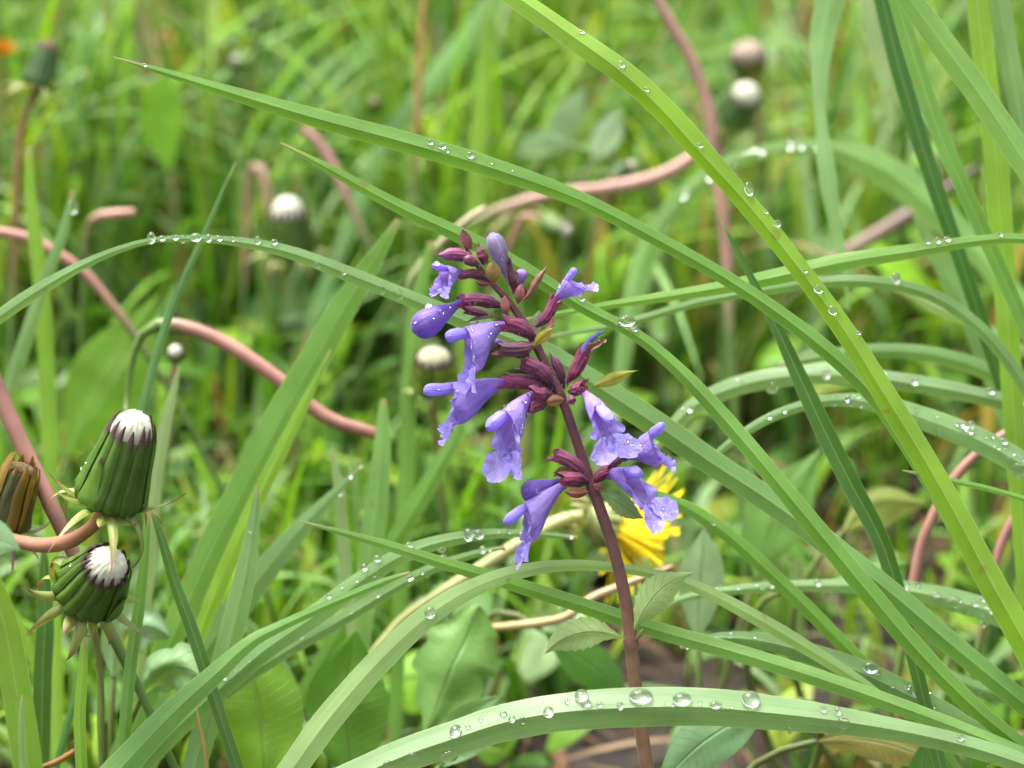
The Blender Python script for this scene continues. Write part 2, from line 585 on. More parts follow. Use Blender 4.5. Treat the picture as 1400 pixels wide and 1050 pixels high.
B4 = [(-60,478,20,12),(0,432,20,19),(60,392,20,18),(130,354,20,12),(200,330,20,8),(260,326,20,9),(330,331,20,13),(400,346,20,18),(480,376,20,21),(560,408,20,22),(640,440,21,25),(740,480,22,30),(820,530,22,34),(900,582,22,36),(980,637,21,35),(1060,690,20,34),(1150,757,18,33),(1230,820,17,32),(1300,880,16,31),(1400,962,16,30)]
blade('B4', 'arching blade beaded with drops at left, passing behind the spike to the lower right', B4, GL, 0.36,
      [(207,326,8),(222,326,5),(240,325,5),(250,326,6),(268,325,8),(285,326,6),(300,326,5),(318,327,4),(352,329,6),(375,331,5),(433,362,6),(522,396,6),(545,402,8),(470,372,4)], tint2=(0.139,0.308,0.066))
B5 = [(408,712,8,2),(460,726,8,8),(520,743,9,13),(600,768,10,17),(700,798,11,20),(800,829,11,22),(900,862,10,23),(1000,890,8,24),(1100,921,6,24),(1200,955,4,23),(1300,992,2,22),(1400,1032,0,20)]
blade('B5', 'straight blade with its tip at left passing behind the brown stem below the leaf pair', B5, MID, 0.28, [(545,753,3),(670,786,3)], tint2=(0.189,0.350,0.094))
B6 = [(1225,965,12,5),(1180,935,12,15),(1110,890,11,19),(1040,848,10,20),(960,806,9,17),(900,786,8,14),(820,774,6,14),(740,776,4,18),(660,798,2,24),(590,838,0,30),(520,902,-2,35),(450,982,-4,38),(395,1058,-5,38)]
blade('B6', 'wide pale blade arching up from the bottom edge with one drop near its bend', B6, (0.243,0.385,0.133), 0.22, [(588,838,9)], cols=11)
B7 = [(1440,1062,-6,24),(1400,1045,-6,27),(1330,1022,-7,28),(1250,1003,-8,30),(1150,986,-9,38),(1050,974,-9,48),(950,966,-9,52),(850,968,-9,54),(760,975,-9,52),(690,988,-9,50),(620,1010,-9,48),(550,1034,-9,46),(470,1070,-9,46)]
blade('B7', 'arching blade covered in big water beads along the bottom in front of the stem', B7, (0.216,0.360,0.144), 0.5,
      [(565,1040,15),(613,1033,12),(623,1001,10),(657,984,4),(688,976,5),(700,984,6),(714,984,6),(750,975,9),(795,953,11),(802,963,7),(820,964,5),(848,966,6),(876,954,15),(910,962,3),(932,958,13),(957,962,3),(978,965,8),(1026,958,14),(1080,998,5),(1113,996,5),(1128,997,5),(1152,988,10),(1125,970,5),(1145,973,6),(530,1044,7),(1312,1009,6),(640,994,4),(775,960,4),(920,965,2.5),(1000,966,3)], cols=11)
B8 = [(700,440,34,3),(820,419,34,10),(900,407,33,14),(1000,391,32,19),(1080,374,31,23),(1160,357,30,24),(1250,343,30,20),(1330,330,30,15),(1400,327,30,14),(1480,345,30,14)]
blade('B8', 'nearly level blade reaching in from the right edge behind the crossing blades', B8, (0.176,0.350,0.060), 0.34,
      [(1268,330,4),(1282,327,5),(1295,325,5),(1368,320,4)], tint2=GL)
B9 = [(740,462,60,4),(860,440,60,10),(960,412,58,13),(1060,394,55,15),(1130,385,52,16),(1200,386,50,17),(1270,402,50,17),(1330,440,50,18),(1380,495,50,19),(1420,560,50,19)]
blade('B9', 'thin blade arching over and down to the right edge just below the level blade', B9, GL, 0.34, [(1225,380,8)])
B10 = [(984,298,26,2),(1005,338,26,7),(1035,395,26,11),(1065,455,26,17),(1095,520,26,23),(1130,595,26,27),(1165,665,26,27),(1200,730,26,25),(1225,800,26,22),(1240,860,26,20)]
blade('B10', 'dark narrow blade rising to a thin point between the two long crossing blades', B10, DK, -0.3)
B11 = [(880,630,75,10),(920,583,75,18),(960,548,74,24),(1030,522,72,27),(1110,513,70,27),(1200,518,68,25),(1300,533,66,24),(1420,560,66,24)]
blade('B11', 'blurred drop-speckled blade arching level to the right edge, upper one of two', B11, (0.214,0.350,0.151), 0.4,
      [(1015,527,6),(1055,529,9),(1130,511,8),(1178,518,7),(1250,522,6),(980,541,6)] + spray_list(B11, 34, 2.5, 6, 5, t0=0.15))
B12 = [(960,640,48,7),(1000,604,48,11),(1060,568,47,14),(1130,548,46,16),(1200,552,45,24),(1270,575,44,32),(1340,603,42,34),(1400,637,41,34),(1470,690,40,34)]
blade('B12', 'broad drop-speckled blade arching to the right edge, lower one of two', B12, (0.189,0.336,0.126), 0.3,
      [(1140,548,8),(1160,548,9),(1176,549,8),(1318,582,7),(1328,581,6),(1372,603,6),(1380,628,5),(1392,642,11),(1252,560,4),(1285,590,5)] + spray_list(B12, 36, 2, 5, 6, t0=0.2))
B13 = [(1180,-110,14,6),(1215,-50,14,24),(1245,0,14,32),(1290,62,14,36),(1340,130,14,36),(1390,205,14,36),(1440,285,14,36),(1520,430,14,34)]
blade('B13', 'pale sharp-edged blade slanting across the top right corner', B13, (0.189,0.364,0.086), 0.25)
B14 = [(1195,-80,45,10),(1225,0,45,20),(1250,80,44,24),(1280,170,43,24),(1312,245,42,23),(1350,330,42,22),(1390,420,42,20)]
blade('B14', 'mid green blade running down beside the pale one at top right', B14, MID, -0.25)
B15 = [(1330,-60,60,24),(1338,20,60,29),(1348,110,60,31),(1360,200,60,32),(1370,330,60,32),(1378,450,60,30)]
blade('B15', 'upright bright green blade nearest to the right edge at the top', B15, BR, 0.1)
B16 = [(1352,-60,64,22),(1368,10,64,26),(1380,80,64,27),(1395,160,64,26),(1410,260,64,26)]
blade('B16', 'upright grey green blade in the extreme top right corner', B16, GL, 0.2)
B17 = [(1192,-60,70,22),(1207,0,70,24),(1226,80,70,25),(1246,150,70,25),(1272,235,70,24),(1296,305,70,22)]
blade('B17', 'dark green blade standing behind the slanting blades at top right', B17, (0.044,0.140,0.015), 0.25)
B18 = [(1160,425,95,3),(1152,350,95,9),(1141,300,95,18),(1130,230,95,24),(1123,170,96,16),(1121,110,97,22),(1126,40,98,36),(1140,-20,98,38),(1150,-90,98,36)]
blade('B18', 'pale blade hanging straight down from the top edge with a twist halfway', B18, (0.214,0.378,0.141), 0.12, root=False, cols=9)
B19 = [(1222,180,150,3),(1214,130,150,14),(1203,80,150,24),(1192,20,150,26),(1185,-40,150,24)]
blade('B19', 'pale blurred blade tip hanging from the top edge left of the dark blade', B19, PALE, 0.2, root=False)
B20 = [(848,570,190,2),(851,500,190,20),(865,420,190,30),(885,345,190,32),(930,275,188,30),(1000,222,185,22),(1070,203,182,20),(1130,203,180,26),(1190,222,178,40),(1250,262,176,46),(1300,308,174,40),(1340,350,172,30)]
blade('B20', 'blurred blade bent in a tall arch at upper right, its crest white with drops', B20, (0.189,0.350,0.101), 0.25,
      [(935,266,7),(970,240,8),(1005,222,6),(1040,208,6),(1080,198,8),(1095,199,6),(1115,201,5)] + spray_list(B20, 16, 3, 7, 41, t0=0.3, t1=0.62))
B22 = [(840,655,34,5),(900,678,34,14),(945,697,34,18),(1000,735,34,20),(1055,785,34,21),(1110,838,34,21),(1165,893,34,20),(1210,940,34,18)]
blade('B22', 'blade emerging behind the lowest violet flowers and slanting down to the right', B22, MID, 0.32, [(940,700,3),(975,715,3)])
B23 = [(880,850,60,4),(915,826,60,9),(960,812,60,12),(1050,803,58,15),(1150,801,56,19),(1230,806,54,26),(1300,820,52,31),(1370,842,50,32),(1450,880,50,32)]
blade('B23', 'drop-laden blade lying nearly level below the yellow flower towards the right', B23, (0.202,0.350,0.131), 0.3,
      [(1280,813,6),(1306,823,10),(1322,833,6),(1243,818,5),(1118,797,6),(1345,848,9),(1055,800,5),(1205,805,6)] + spray_list(B23, 36, 3, 6, 9, t0=0.1))
B24 = [(930,885,32,6),(985,872,32,15),(1050,878,31,24),(1120,898,30,31),(1190,925,29,34),(1260,960,28,34),(1330,1000,27,30),(1400,1040,26,24)]
blade('B24', 'broad grey green blade with one large bead, lying under the crossing blades at lower right', B24, (0.139,0.266,0.091), 0.3,
      [(1190,913,11),(1253,948,7),(1277,965,4),(1270,945,4),(1240,940,4),(1222,950,3)] + spray_list(B24, 30, 2, 4.5, 12))
B26 = [(1234,643,9,2),(1262,649,9,6),(1300,657,9,8),(1350,668,9,8),(1400,682,9,8),(1480,705,9,8)]
blade('B26', 'thin blade whose tip pokes out behind the broad bright blade at right', B26, (0.176,0.364,0.060), 0.3)
B27 = [(1255,890,70,3),(1280,912,70,12),(1320,935,70,20),(1370,950,70,22),(1430,965,70,22)]
blade('B27', 'short blurred drop-covered blade near the lower right edge', B27, GL, 0.3, [(1342,950,8),(1368,955,6),(1379,955,6)])
B28 = [(1065,500,85,6),(1110,490,85,14),(1180,480,85,18),(1260,483,85,22),(1330,500,85,24),(1400,535,85,24)]
blade('B28', 'pale blurred blade arching low at right above the drop-speckled pair', B28, GL, 0.3)
B29 = [(1195,385,90,3),(1235,397,90,14),(1280,420,90,18),(1340,445,90,16),(1400,480,90,14)]
blade('B29', 'short pale blade sloping to the right edge under the level blade', B29, PALE, 0.2)
B30 = [(1245,280,110,3),(1268,325,110,18),(1300,380,110,30),(1340,460,110,34),(1370,540,110,34)]
blade('B30', 'wide soft grey green blade low behind the right edge blades', B30, GL, 0.1)

# ---- blades on the left
L1 = [(545,300,70,8),(505,365,70,28),(470,420,70,38),(430,490,69,42),(390,560,68,44),(345,645,67,44),(300,730,66,42),(262,810,65,38),(235,870,64,34)]
blade('L1', 'wide blurred upright blade slanting left of the violet spike, crossing the pink stalk', L1, MID, 0.12)
L2 = [(452,478,58,3),(432,520,58,10),(405,575,57,16),(370,645,56,21),(330,730,55,22),(295,810,54,22),(268,880,53,20)]
blade('L2', 'narrow bright blade standing parallel beside the wide slanting one', L2, BR, 0.15)
L3 = [(352,664,30,5),(347,710,30,16),(338,770,30,26),(325,830,30,32),(305,910,30,34),(282,990,30,34),(265,1050,30,32)]
blade('L3', 'grey green upright blade between dandelion heads and the arched blades', L3, GL, 0.2, spray_list(L3, 8, 1.5, 3, 21))
L4 = [(790,735,32,6),(700,729,32,12),(620,737,31,18),(555,757,30,23),(500,790,30,26),(430,842,29,29),(360,890,28,30),(290,950,28,30)]
blade('L4', 'drop-dotted broad blade arching low at left under the tipped blade', L4, (0.176,0.322,0.111), 0.3,
      [(497,773,6),(515,762,6),(605,755,6),(640,732,9),(655,731,8),(560,745,5),(450,815,4)] + spray_list(L4, 26, 2, 5, 22))
L5 = [(690,748,42,5),(640,760,42,11),(590,778,42,14),(540,803,42,17),(470,845,42,19),(400,885,42,20)]
blade('L5', 'shorter drop-dotted blade under the broad low arching one', L5, GL, 0.3, [(605,760,7),(660,752,6),(560,790,5)] + spray_list(L5, 14, 2, 5, 23))
L6 = [(560,783,22,4),(520,797,22,10),(450,826,20,13),(380,858,18,15),(340,880,16,20),(290,925,14,28),(230,980,12,36),(165,1050,10,42),(110,1110,8,42)]
blade('L6', 'slim blade slanting from the bottom left corner up towards the centre', L6, (0.151,0.322,0.071), 0.3)
L7 = [(494,636,75,3),(470,662,75,10),(440,692,75,18),(400,735,74,28),(355,790,73,36),(310,850,72,38),(270,905,71,36)]
blade('L7', 'blurred grey blade with yellowed tip rising beside the end of the pink stalk', L7, GL, 0.2, [(478,648,6),(505,607,5)])
L8 = [(524,545,85,8),(523,600,85,22),(517,670,85,30),(508,740,85,32),(500,810,85,30)]
blade('L8', 'pale upright blurred blade below the right end of the pink stalk', L8, (0.189,0.364,0.101), 0.15)
L9 = [(455,620,80,6),(464,670,80,16),(468,730,80,18),(475,800,80,16)]
blade('L9', 'whitish narrow blade upright under the pink stalk', L9, PALE, 0.2, [(463,672,7)])
L10 = [(322,222,62,2),(305,260,62,5),(275,330,62,8),(250,385,62,10),(225,450,62,12),(200,540,62,13),(180,630,62,12)]
blade('L10', 'thin dark blade slanting down through the arching beaded blade at left', L10, (0.088,0.210,0.060), 0.3)
L11 = [(245,500,66,4),(236,540,66,12),(224,590,66,18),(212,660,66,20),(205,740,66,20)]
blade('L11', 'whitish blade rising close behind the larger dandelion head', L11, PALE, 0.2)
L12 = [(203,700,16,6),(198,760,16,12),(190,830,16,16),(180,900,16,17),(172,980,16,17),(168,1060,16,17)]
blade('L12', 'straight green blade rising from the bottom just right of the lower dandelion head', L12, MID, 0.3)
L13 = [(205,690,22,4),(222,740,22,12),(240,800,22,16),(262,860,22,18),(285,930,22,18)]
blade('L13', 'dark green blade leaning away to the right below the dandelion heads', L13, DK, 0.3)
L14 = [(30,950,6,2),(29,975,6,6),(29,1010,6,8),(32,1060,6,8)]
blade('L14', 'tiny thin blade tip upright at the bottom left edge', L14, GL, 0.3)
L15 = [(115,870,18,8),(113,920,18,14),(109,980,18,16),(112,1060,18,16)]
blade('L15', 'smooth green blade standing under the lower dandelion head bracts', L15, BR, 0.2)
L16 = [(700,-40,320,24),(655,30,320,30),(610,90,318,32),(560,150,316,28),(520,210,314,26),(490,280,312,22)]
blade('L16', 'broad blurred pale blade slanting from the top edge left of the centre', L16, (0.189,0.364,0.121), 0.2)
L17 = [(668,0,250,3),(666,40,250,12),(660,100,250,20),(655,180,250,22),(650,260,250,22),(645,330,250,20)]
blade('L17', 'blurred yellow green upright blade behind the long pale blade, top centre', L17, BR, 0.1)
L19 = [(40,200,120,8),(42,270,120,16),(50,340,120,20),(60,430,120,22),(64,520,120,22)]
blade('L19', 'blurred light blade upright at the far left edge', L19, BR, 0.15)
L20 = [(100,260,110,6),(85,320,110,14),(60,390,110,18),(30,480,110,20)]
blade('L20', 'blurred slanted blade at left above the arching beaded tip', L20, GL, 0.2, [(100,283,9)])
L21 = [(-20,780,36,30),(5,850,36,38),(20,930,36,40),(40,1060,36,40)]
blade('L21', 'broad bright blurred blade along the lower left edge', L21, BR, 0.1)
L22 = [(60,740,48,3),(61,785,48,15),(62,850,48,24),(58,930,48,26),(56,1060,48,24)]
blade('L22', 'dull green upright blade behind the lower dandelion head at left', L22, DK, 0.2)
L23 = [(400,1060,90,30),(395,950,90,30),(360,880,90,20),(330,840,90,3)][::-1]
blade('L23', 'dim low blade behind the rounded leaf at bottom left', L23, GL, 0.2)
L24 = [(640,560,110,8),(610,620,110,22),(570,690,110,26),(520,770,110,26)]
blade('L24', 'soft blurred blade leaning behind the left flowers', L24, MID, 0.2)
L25 = [(590,330,120,10),(570,420,120,20),(560,520,120,22),(556,620,120,22)]
blade('L25', 'blurred upright blade directly behind the uppermost left flower buds', L25, MID, 0.15)

# ------------------------------------------------------------------ broad leaves
def leaf_profile(kind, seed=0):
    def oval(s, side): return math.sin(math.pi * min(1, max(0, s)) ** 0.8) ** 0.75 + 0.02
    def lance(s, side): return math.sin(math.pi * max(0.0, min(1.0, s)) ** 1.0) ** 0.9 + 0.02
    def serrate(s, side):
        k = 1 + 0.10 * (1 - 2 * ((s * 9 + 0.2 * side) % 1.0))
        return (math.sin(math.pi * max(0.0, min(1.0, s)) ** 0.9) ** 0.75) * k + 0.02
    def dande(s, side):
        e = math.sin(math.pi * max(0.0, min(1.0, s)) ** 0.62) ** 0.7
        ph = (s * 4.2 + 0.13 * side + seed) % 1.0
        return e * (0.68 + 0.32 * (ph if ph < 0.8 else (1 - ph) / 0.2 * 0.8)) + 0.03
    return {'oval': oval, 'lance': lance, 'serrate': serrate, 'dande': dande}[kind]

def leaf_ribbon(pts, kind, tint, fold=0.1, wav=0.12, n=34, cols=11, seed=0, stem_frac=0.0):
    """pts: tip -> base, width column holds the full width of the leaf"""
    pts = [p if len(p) == 5 else (*p, 0.0) for p in pts]
    smp = catmull(pts, n)
    sp = [P(p[0], p[1], p[2] * 0.001) for p in smp]
    hw = [p[3] * 0.5 * MPP * (DIST + p[2] * 0.001) / DIST for p in smp]
    ro = [math.radians(p[4]) for p in smp]
    return ribbon_mesh(sp, hw, ro, fold, cols, tint, leaf_profile(kind, seed), wav, seed), sp

def tube_mesh(mb, sp, rad, seg=8, t=(1, 1, 1), ts=None, cap=True, square=0.0):
    n = len(sp)
    rows, tt = [], []
    ref = Vector((0.3, 0.9, 0.2)).normalized()
    for i in range(n):
        T = (sp[min(n - 1, i + 1)] - sp[max(0, i - 1)]).normalized()
        A = T.cross(ref)
        if A.length < 1e-3: A = T.cross(Vector((1, 0, 0)))
        A.normalize(); B = T.cross(A).normalized()
        ref = B.cross(T) * -1 if False else ref
        r = []
        for j in range(seg):
            a = 2 * math.pi * j / seg
            k = 1 + square * math.cos(4 * a)
            r.append(sp[i] + (A * math.cos(a) + B * math.sin(a)) * rad[i] * k)
        rows.append(r); tt.append([ts[i] if ts else t] * seg)
    ids = mb.grid(rows, ts=tt, close=True)
    if cap:
        for e, k in ((0, -1), (n - 1, 1)):
            c = mb.add(sp[e], (0.5, 0.5), ts[e] if ts else t)
            for j in range(seg):
                mb.f.append((ids[e][j], ids[e][(j + 1) % seg], c))
    return mb

def broad(label, pts, kind, tint, fold=0.1, wav=0.12, seed=0, name='broad_leaf', cat='leaf', drops=(), petiole=True, petint=(0.15, 0.19, 0.055)):
    mb, sp = leaf_ribbon(pts, kind, tint, fold, wav, seed=seed)
    b = sp[-1]
    g = Vector((b.x + 0.02 * math.sin(seed * 3), b.y + 0.015, -0.003))
    if b.z < 0.012: g = b + Vector((0, 0.004, -0.012))
    o = mb.build(name, M_BROAD, None, base=g)
    tag(o, label, cat, 'broad leaves in the turf')
    if petiole:
        t = (sp[-1] - sp[-3]).normalized()
        c = b + t * (b - g).length * 0.4
        cs = [b * (1 - s) ** 2 + c * 2 * s * (1 - s) + g * s * s for s in [i / 9 for i in range(10)]]
        cs = [sp[-3]] + cs
        pm = tube_mesh(MB(), cs, [0.0005] + [0.0007 + 0.0005 * i / 9 for i in range(10)], 7, petint)
        pm.build('petiole', M_STALK, o)
    if drops: drops_on(o, mb, drops)
    return o

broad('toothed dandelion leaf standing behind the wide pale arching blade, bottom centre',
      [(655,828,82,50),(640,870,82,110),(620,910,80,132),(600,960,78,120),(580,1010,76,60)], 'dande', (0.15,0.30,0.07), 0.12, 0.2, seed=0.3)
broad('rounded bright green leaf at the bottom left between dandelion and pale blade',
      [(318,872,46,30),(340,915,46,90),(355,970,46,118),(360,1030,46,110),(362,1090,46,40)], 'oval', (0.161,0.329,0.028), 0.05, 0.15, seed=1)
broad('dark green rounded leaf close behind the foot of the wide pale blade',
      [(487,862,52,30),(480,900,52,80),(475,960,52,110),(480,1030,52,100),(485,1085,52,40)], 'oval', (0.091,0.224,0.025), 0.05, 0.15, seed=2)
broad('grey green curled leaf behind the lower dandelion head',
      [(232,872,58,30),(205,858,58,60),(178,862,60,70),(160,890,62,60),(155,930,62,30)], 'oval', (0.210,0.336,0.182), 0.1, 0.3, seed=3)
broad('crumpled leaf with pale midrib low at left under the slim slanting blade',
      [(285,940,40,40),(262,918,42,70),(232,915,44,80),(205,935,46,70),(190,960,48,30)], 'dande', (0.196,0.336,0.140), 0.15, 0.35, seed=4, drops=[(200,950,6),(250,952,6)])
broad('greyish oval leaf standing behind the yellow flower at right',
      [(962,722,78,20),(962,755,78,52),(958,800,78,62),(955,850,78,50),(955,880,78,20)], 'oval', (0.210,0.329,0.175), 0.06, 0.1, seed=5)
broad('flat leaf under the beaded bottom blade right of the stem',
      [(900,1075,30,40),(955,1020,34,70),(1010,985,40,70),(1060,965,46,30)], 'oval', (0.140,0.266,0.119), 0.06, 0.2, seed=6)
broad('low leaf lying left of the stem under the beaded bottom blade',
      [(690,950,60,20),(670,965,60,50),(640,1000,60,66),(600,1050,60,50)], 'lance', (0.126,0.252,0.084), 0.08, 0.2, seed=7)
broad('small leaf with reddish edge low beside the beaded blade at lower right',
      [(1290,1045,40,30),(1220,1020,44,50),(1160,1010,48,46),(1110,1015,52,20)], 'oval', (0.196,0.182,0.042), 0.08, 0.2, seed=8)
broad('dark leaf tip rising at the bottom right under the crossing blades',
      [(1268,1010,36,20),(1265,1040,36,40),(1262,1080,36,46),(1260,1120,36,20)], 'oval', (0.098,0.238,0.056), 0.06, 0.1, seed=9)
broad('pale blurred leaf poking in at the left edge beside the dandelions',
      [(28,752,-42,8),(8,742,-42,40),(-20,735,-42,56),(-60,735,-42,40)], 'oval', (0.196,0.336,0.168), 0.05, 0.1, seed=10)
broad('broad blurred leaf in the left background below the arching beaded blade',
      [(222,395,190,16),(195,440,190,70),(160,505,190,110),(120,570,190,100),(90,630,190,40)], 'lance', (0.16,0.32,0.04), 0.12, 0.1, seed=11)
broad('bright rounded blurred leaf in the upper left background',
      [(225,95,300,20),(222,130,300,52),(222,170,300,62),(228,215,300,40),(232,240,300,16)], 'oval', (0.168,0.364,0.017), 0.04, 0.1, seed=12)
broad('pale upright leaflet in the upper centre background, right one of a pair',
      [(850,150,260,10),(838,172,260,34),(822,200,260,36),(808,225,260,14)], 'oval', (0.280,0.406,0.252), 0.05, 0.1, seed=13)
broad('greyish leaflet in the upper centre background, left one of a pair',
      [(800,118,265,12),(782,150,265,36),(765,180,265,44),(745,210,265,20)], 'oval', (0.210,0.329,0.182), 0.06, 0.1, seed=14)
broad('low blurred leaflet under the pair in the upper centre background',
      [(705,215,262,12),(730,200,262,34),(755,195,262,36),(785,200,262,14)], 'oval', (0.210,0.336,0.168), 0.06, 0.1, seed=15)
broad('long dim leaf low behind the plant stem and its leaf pair',
      [(860,985,95,10),(830,930,95,50),(780,890,95,56),(740,860,95,20)], 'lance', (0.070,0.196,0.028), 0.1, 0.1, seed=16)
broad('mottled leaf low in the gap at right between crossing blades',
      [(1265,690,120,20),(1215,690,120,50),(1180,705,120,56),(1150,730,120,24)], 'oval', (0.224,0.266,0.070), 0.08, 0.2, seed=17)
broad('large soft leaf behind the crossing blades right of the yellow flower',
      [(1125,610,130,20),(1090,660,130,70),(1060,710,130,90),(1040,770,130,60),(1030,800,130,24)], 'lance', (0.140,0.280,0.070), 0.1, 0.1, seed=18)
broad('green blurred leaf behind right blades at mid height',
      [(1240,770,100,20),(1200,790,100,50),(1160,800,100,56),(1120,800,100,24)], 'dande', (0.126,0.280,0.056), 0.1, 0.2, seed=19)

# ------------------------------------------------------------------ grass beyond: nobody could count it
TINTS = [(0.20,0.37,0.02), (0.14,0.30,0.025), (0.075,0.19,0.025), (0.18,0.32,0.09), (0.26,0.38,0.18), (0.17,0.35,0.015), (0.05,0.13,0.018), (0.29,0.39,0.05), (0.19,0.32,0.12), (0.10,0.24,0.025), (0.06,0.15,0.02)]
def world_blade(mb, root, h, lean, az, wd, tint, R, seg=9, cols=3, curl=1.0):
    d = Vector((math.cos(az), math.sin(az), 0))
    s0 = Vector((-d.y, d.x, 0))
    rows, uvs, ts = [], [], []
    tw = (R.random() - 0.5) * 1.6
    b = 0.7 + 0.5 * R.random()
    pts = []
    for i in range(seg + 1):
        s = i / seg
        a = lean * (s ** 1.5) * curl
        pts.append(root + d * (h * lean * 0.55 * s ** 2) + Vector((0, 0, h * (s - 0.42 * lean * s ** 3))))
    for i in range(seg + 1):
        s = i / seg
        a = tw * s
        S = s0 * math.cos(a) + d * math.sin(a)
        ww = wd * 0.5 * min(1.0, 0.6 + s * 2) * (1 - max(0, (s - 0.35) / 0.65) ** 1.8) + 0.00005
        N = d * -math.sin(0.6) + Vector((0, 0, 0.5))
        r = [pts[i] - S * ww, pts[i] - N * ww * 0.35, pts[i] + S * ww]
        rows.append(r); uvs.append([(0.03, s * h * 100), (0.5, s * h * 100), (0.97, s * h * 100)])
        ts.append([tint] * 3)
    mb.grid(rows, uvs, ts=ts)
    return pts

def fill_grass():
    R = random.Random(4)
    mb = MB()
    made = 0
    dew = []
    tries = 0
    while made < 25000 and tries < 200000:
        tries += 1
        y = 0.09 + 1.75 * R.random() ** 1.15
        hw = 0.16 + 0.34 * y
        x = (R.random() * 2 - 1) * (hw + 0.08)
        # clumps and gaps
        dens = 0.80 + 0.75 * noise.noise(Vector((x * 7, y * 7, 1.7)))
        px, py = pix(Vector((x, y, 0.05)))
        if px > 820: dens -= 0.15
        if y < 0.30: dens -= 0.30
        if R.random() > dens: continue
        h = (0.06 + 0.16 * R.random()) * (0.75 if px > 820 else 1.0)
        if y < 0.30: h *= 0.45
        lean = 0.15 + 1.15 * R.random() ** 1.2
        az = R.random() * 2 * math.pi
        top = Vector((x, y, h * 0.9)) + Vector((math.cos(az), math.sin(az), 0)) * h * lean * 0.5
        if depth_of(top) < 0.085: continue
        t = R.choice(TINTS)
        if R.random() < (0.16 if px > 800 else 0.07): t = R.choice([(0.30, 0.27, 0.10), (0.36, 0.26, 0.14), (0.26, 0.16, 0.07)])
        k = 0.62 + 0.6 * R.random()
        bp = world_blade(mb, Vector((x, y, ground_z(x, y) - 0.003)), h, lean, az, 0.0018 + 0.0036 * R.random() ** 1.6, (t[0] * k, t[1] * k, t[2] * k), R)
        made += 1
        if made % 11 == 0:
            q = bp[R.randrange(4, 9)]
            dew.append((q + Vector((0, 0, 0.0009)), 0.0005 + 0.0011 * R.random() ** 2))
    # round about, outside the picture
    for _ in range(1800):
        a = R.random() * 2 * math.pi
        rr = 0.35 + 2.2 * R.random()
        x, y = rr * math.cos(a), 0.2 + rr * math.sin(a)
        p = Vector((x, y, 0.1))
        if (p - CAM).length < 0.45 or (abs(x) < 0.16 + 0.36 * max(y, 0) and -0.6 < y < 2.0): continue
        world_blade(mb, Vector((x, y, -0.003)), 0.08 + 0.12 * R.random(), 0.2 + 0.8 * R.random(), R.random() * 6.28, 0.003 + 0.003 * R.random(), R.choice(TINTS), R, seg=6)
    o = mb.build('grass', M_FILL)
    tag(o, 'blurred mass of green grass filling the meadow behind the flower', 'grass', kind='stuff')
    mb = MB()
    for c, r in dew:
        rows = []
        for i in range(7):
            a = math.pi * i / 6
            rows.append([c + Vector((math.sin(a) * math.cos(6.2832 * j / 10), math.sin(a) * math.sin(6.2832 * j / 10), math.cos(a) * 0.85)) * r for j in range(10)])
        mb.grid([rr_[::-1] for rr_ in rows], close=True)
    d = mb.build('dew_drops', M_WATER, o)
    tag(d, kind='stuff')
fill_grass()

def fill_litter():
    R = random.Random(8)
    mb = MB()
    cols = [(0.15,0.095,0.045), (0.11,0.06,0.028), (0.20,0.14,0.075), (0.075,0.04,0.022), (0.22,0.15,0.09), (0.14,0.07,0.04)]
    for _ in range(3200):
        y = 0.02 + 1.4 * R.random()
        x = (R.random() * 2 - 1) * (0.16 + 0.36 * y)
        az = R.random() * math.pi
        l = 0.012 + 0.05 * R.random() ** 2
        wd = 0.0006 + 0.002 * R.random() ** 2
        d = Vector((math.cos(az), math.sin(az), (R.random() - 0.4) * 0.25))
        s = Vector((-math.sin(az), math.cos(az), (R.random() - 0.5) * 0.8)).normalized()
        c = Vector((x, y, ground_z(x, y) + 0.001 + 0.007 * R.random()))
        t = R.choice(cols); k = 0.6 + 0.7 * R.random(); t = tuple(a * k for a in t)
        rows = []
        bend = (R.random() - 0.5) * 0.5
        for i in range(5):
            q = i / 4
            ww = wd * math.sin(math.pi * (0.1 + 0.85 * q))
            m_ = c + d * l * (q - 0.5) + s * bend * l * (q - 0.5) ** 2 + Vector((0, 0, 0.15 * l * (0.25 - (q - 0.5) ** 2)))
            rows.append([m_ - s * ww, m_ + Vector((0, 0, ww * 0.5)), m_ + s * ww])
        mb.grid(rows, t=t)
    o = mb.build('dead_litter', M_LITTER)
    tag(o, 'brown dead stalks and leaf scraps lying on the soil', 'litter', kind='stuff')
fill_litter()

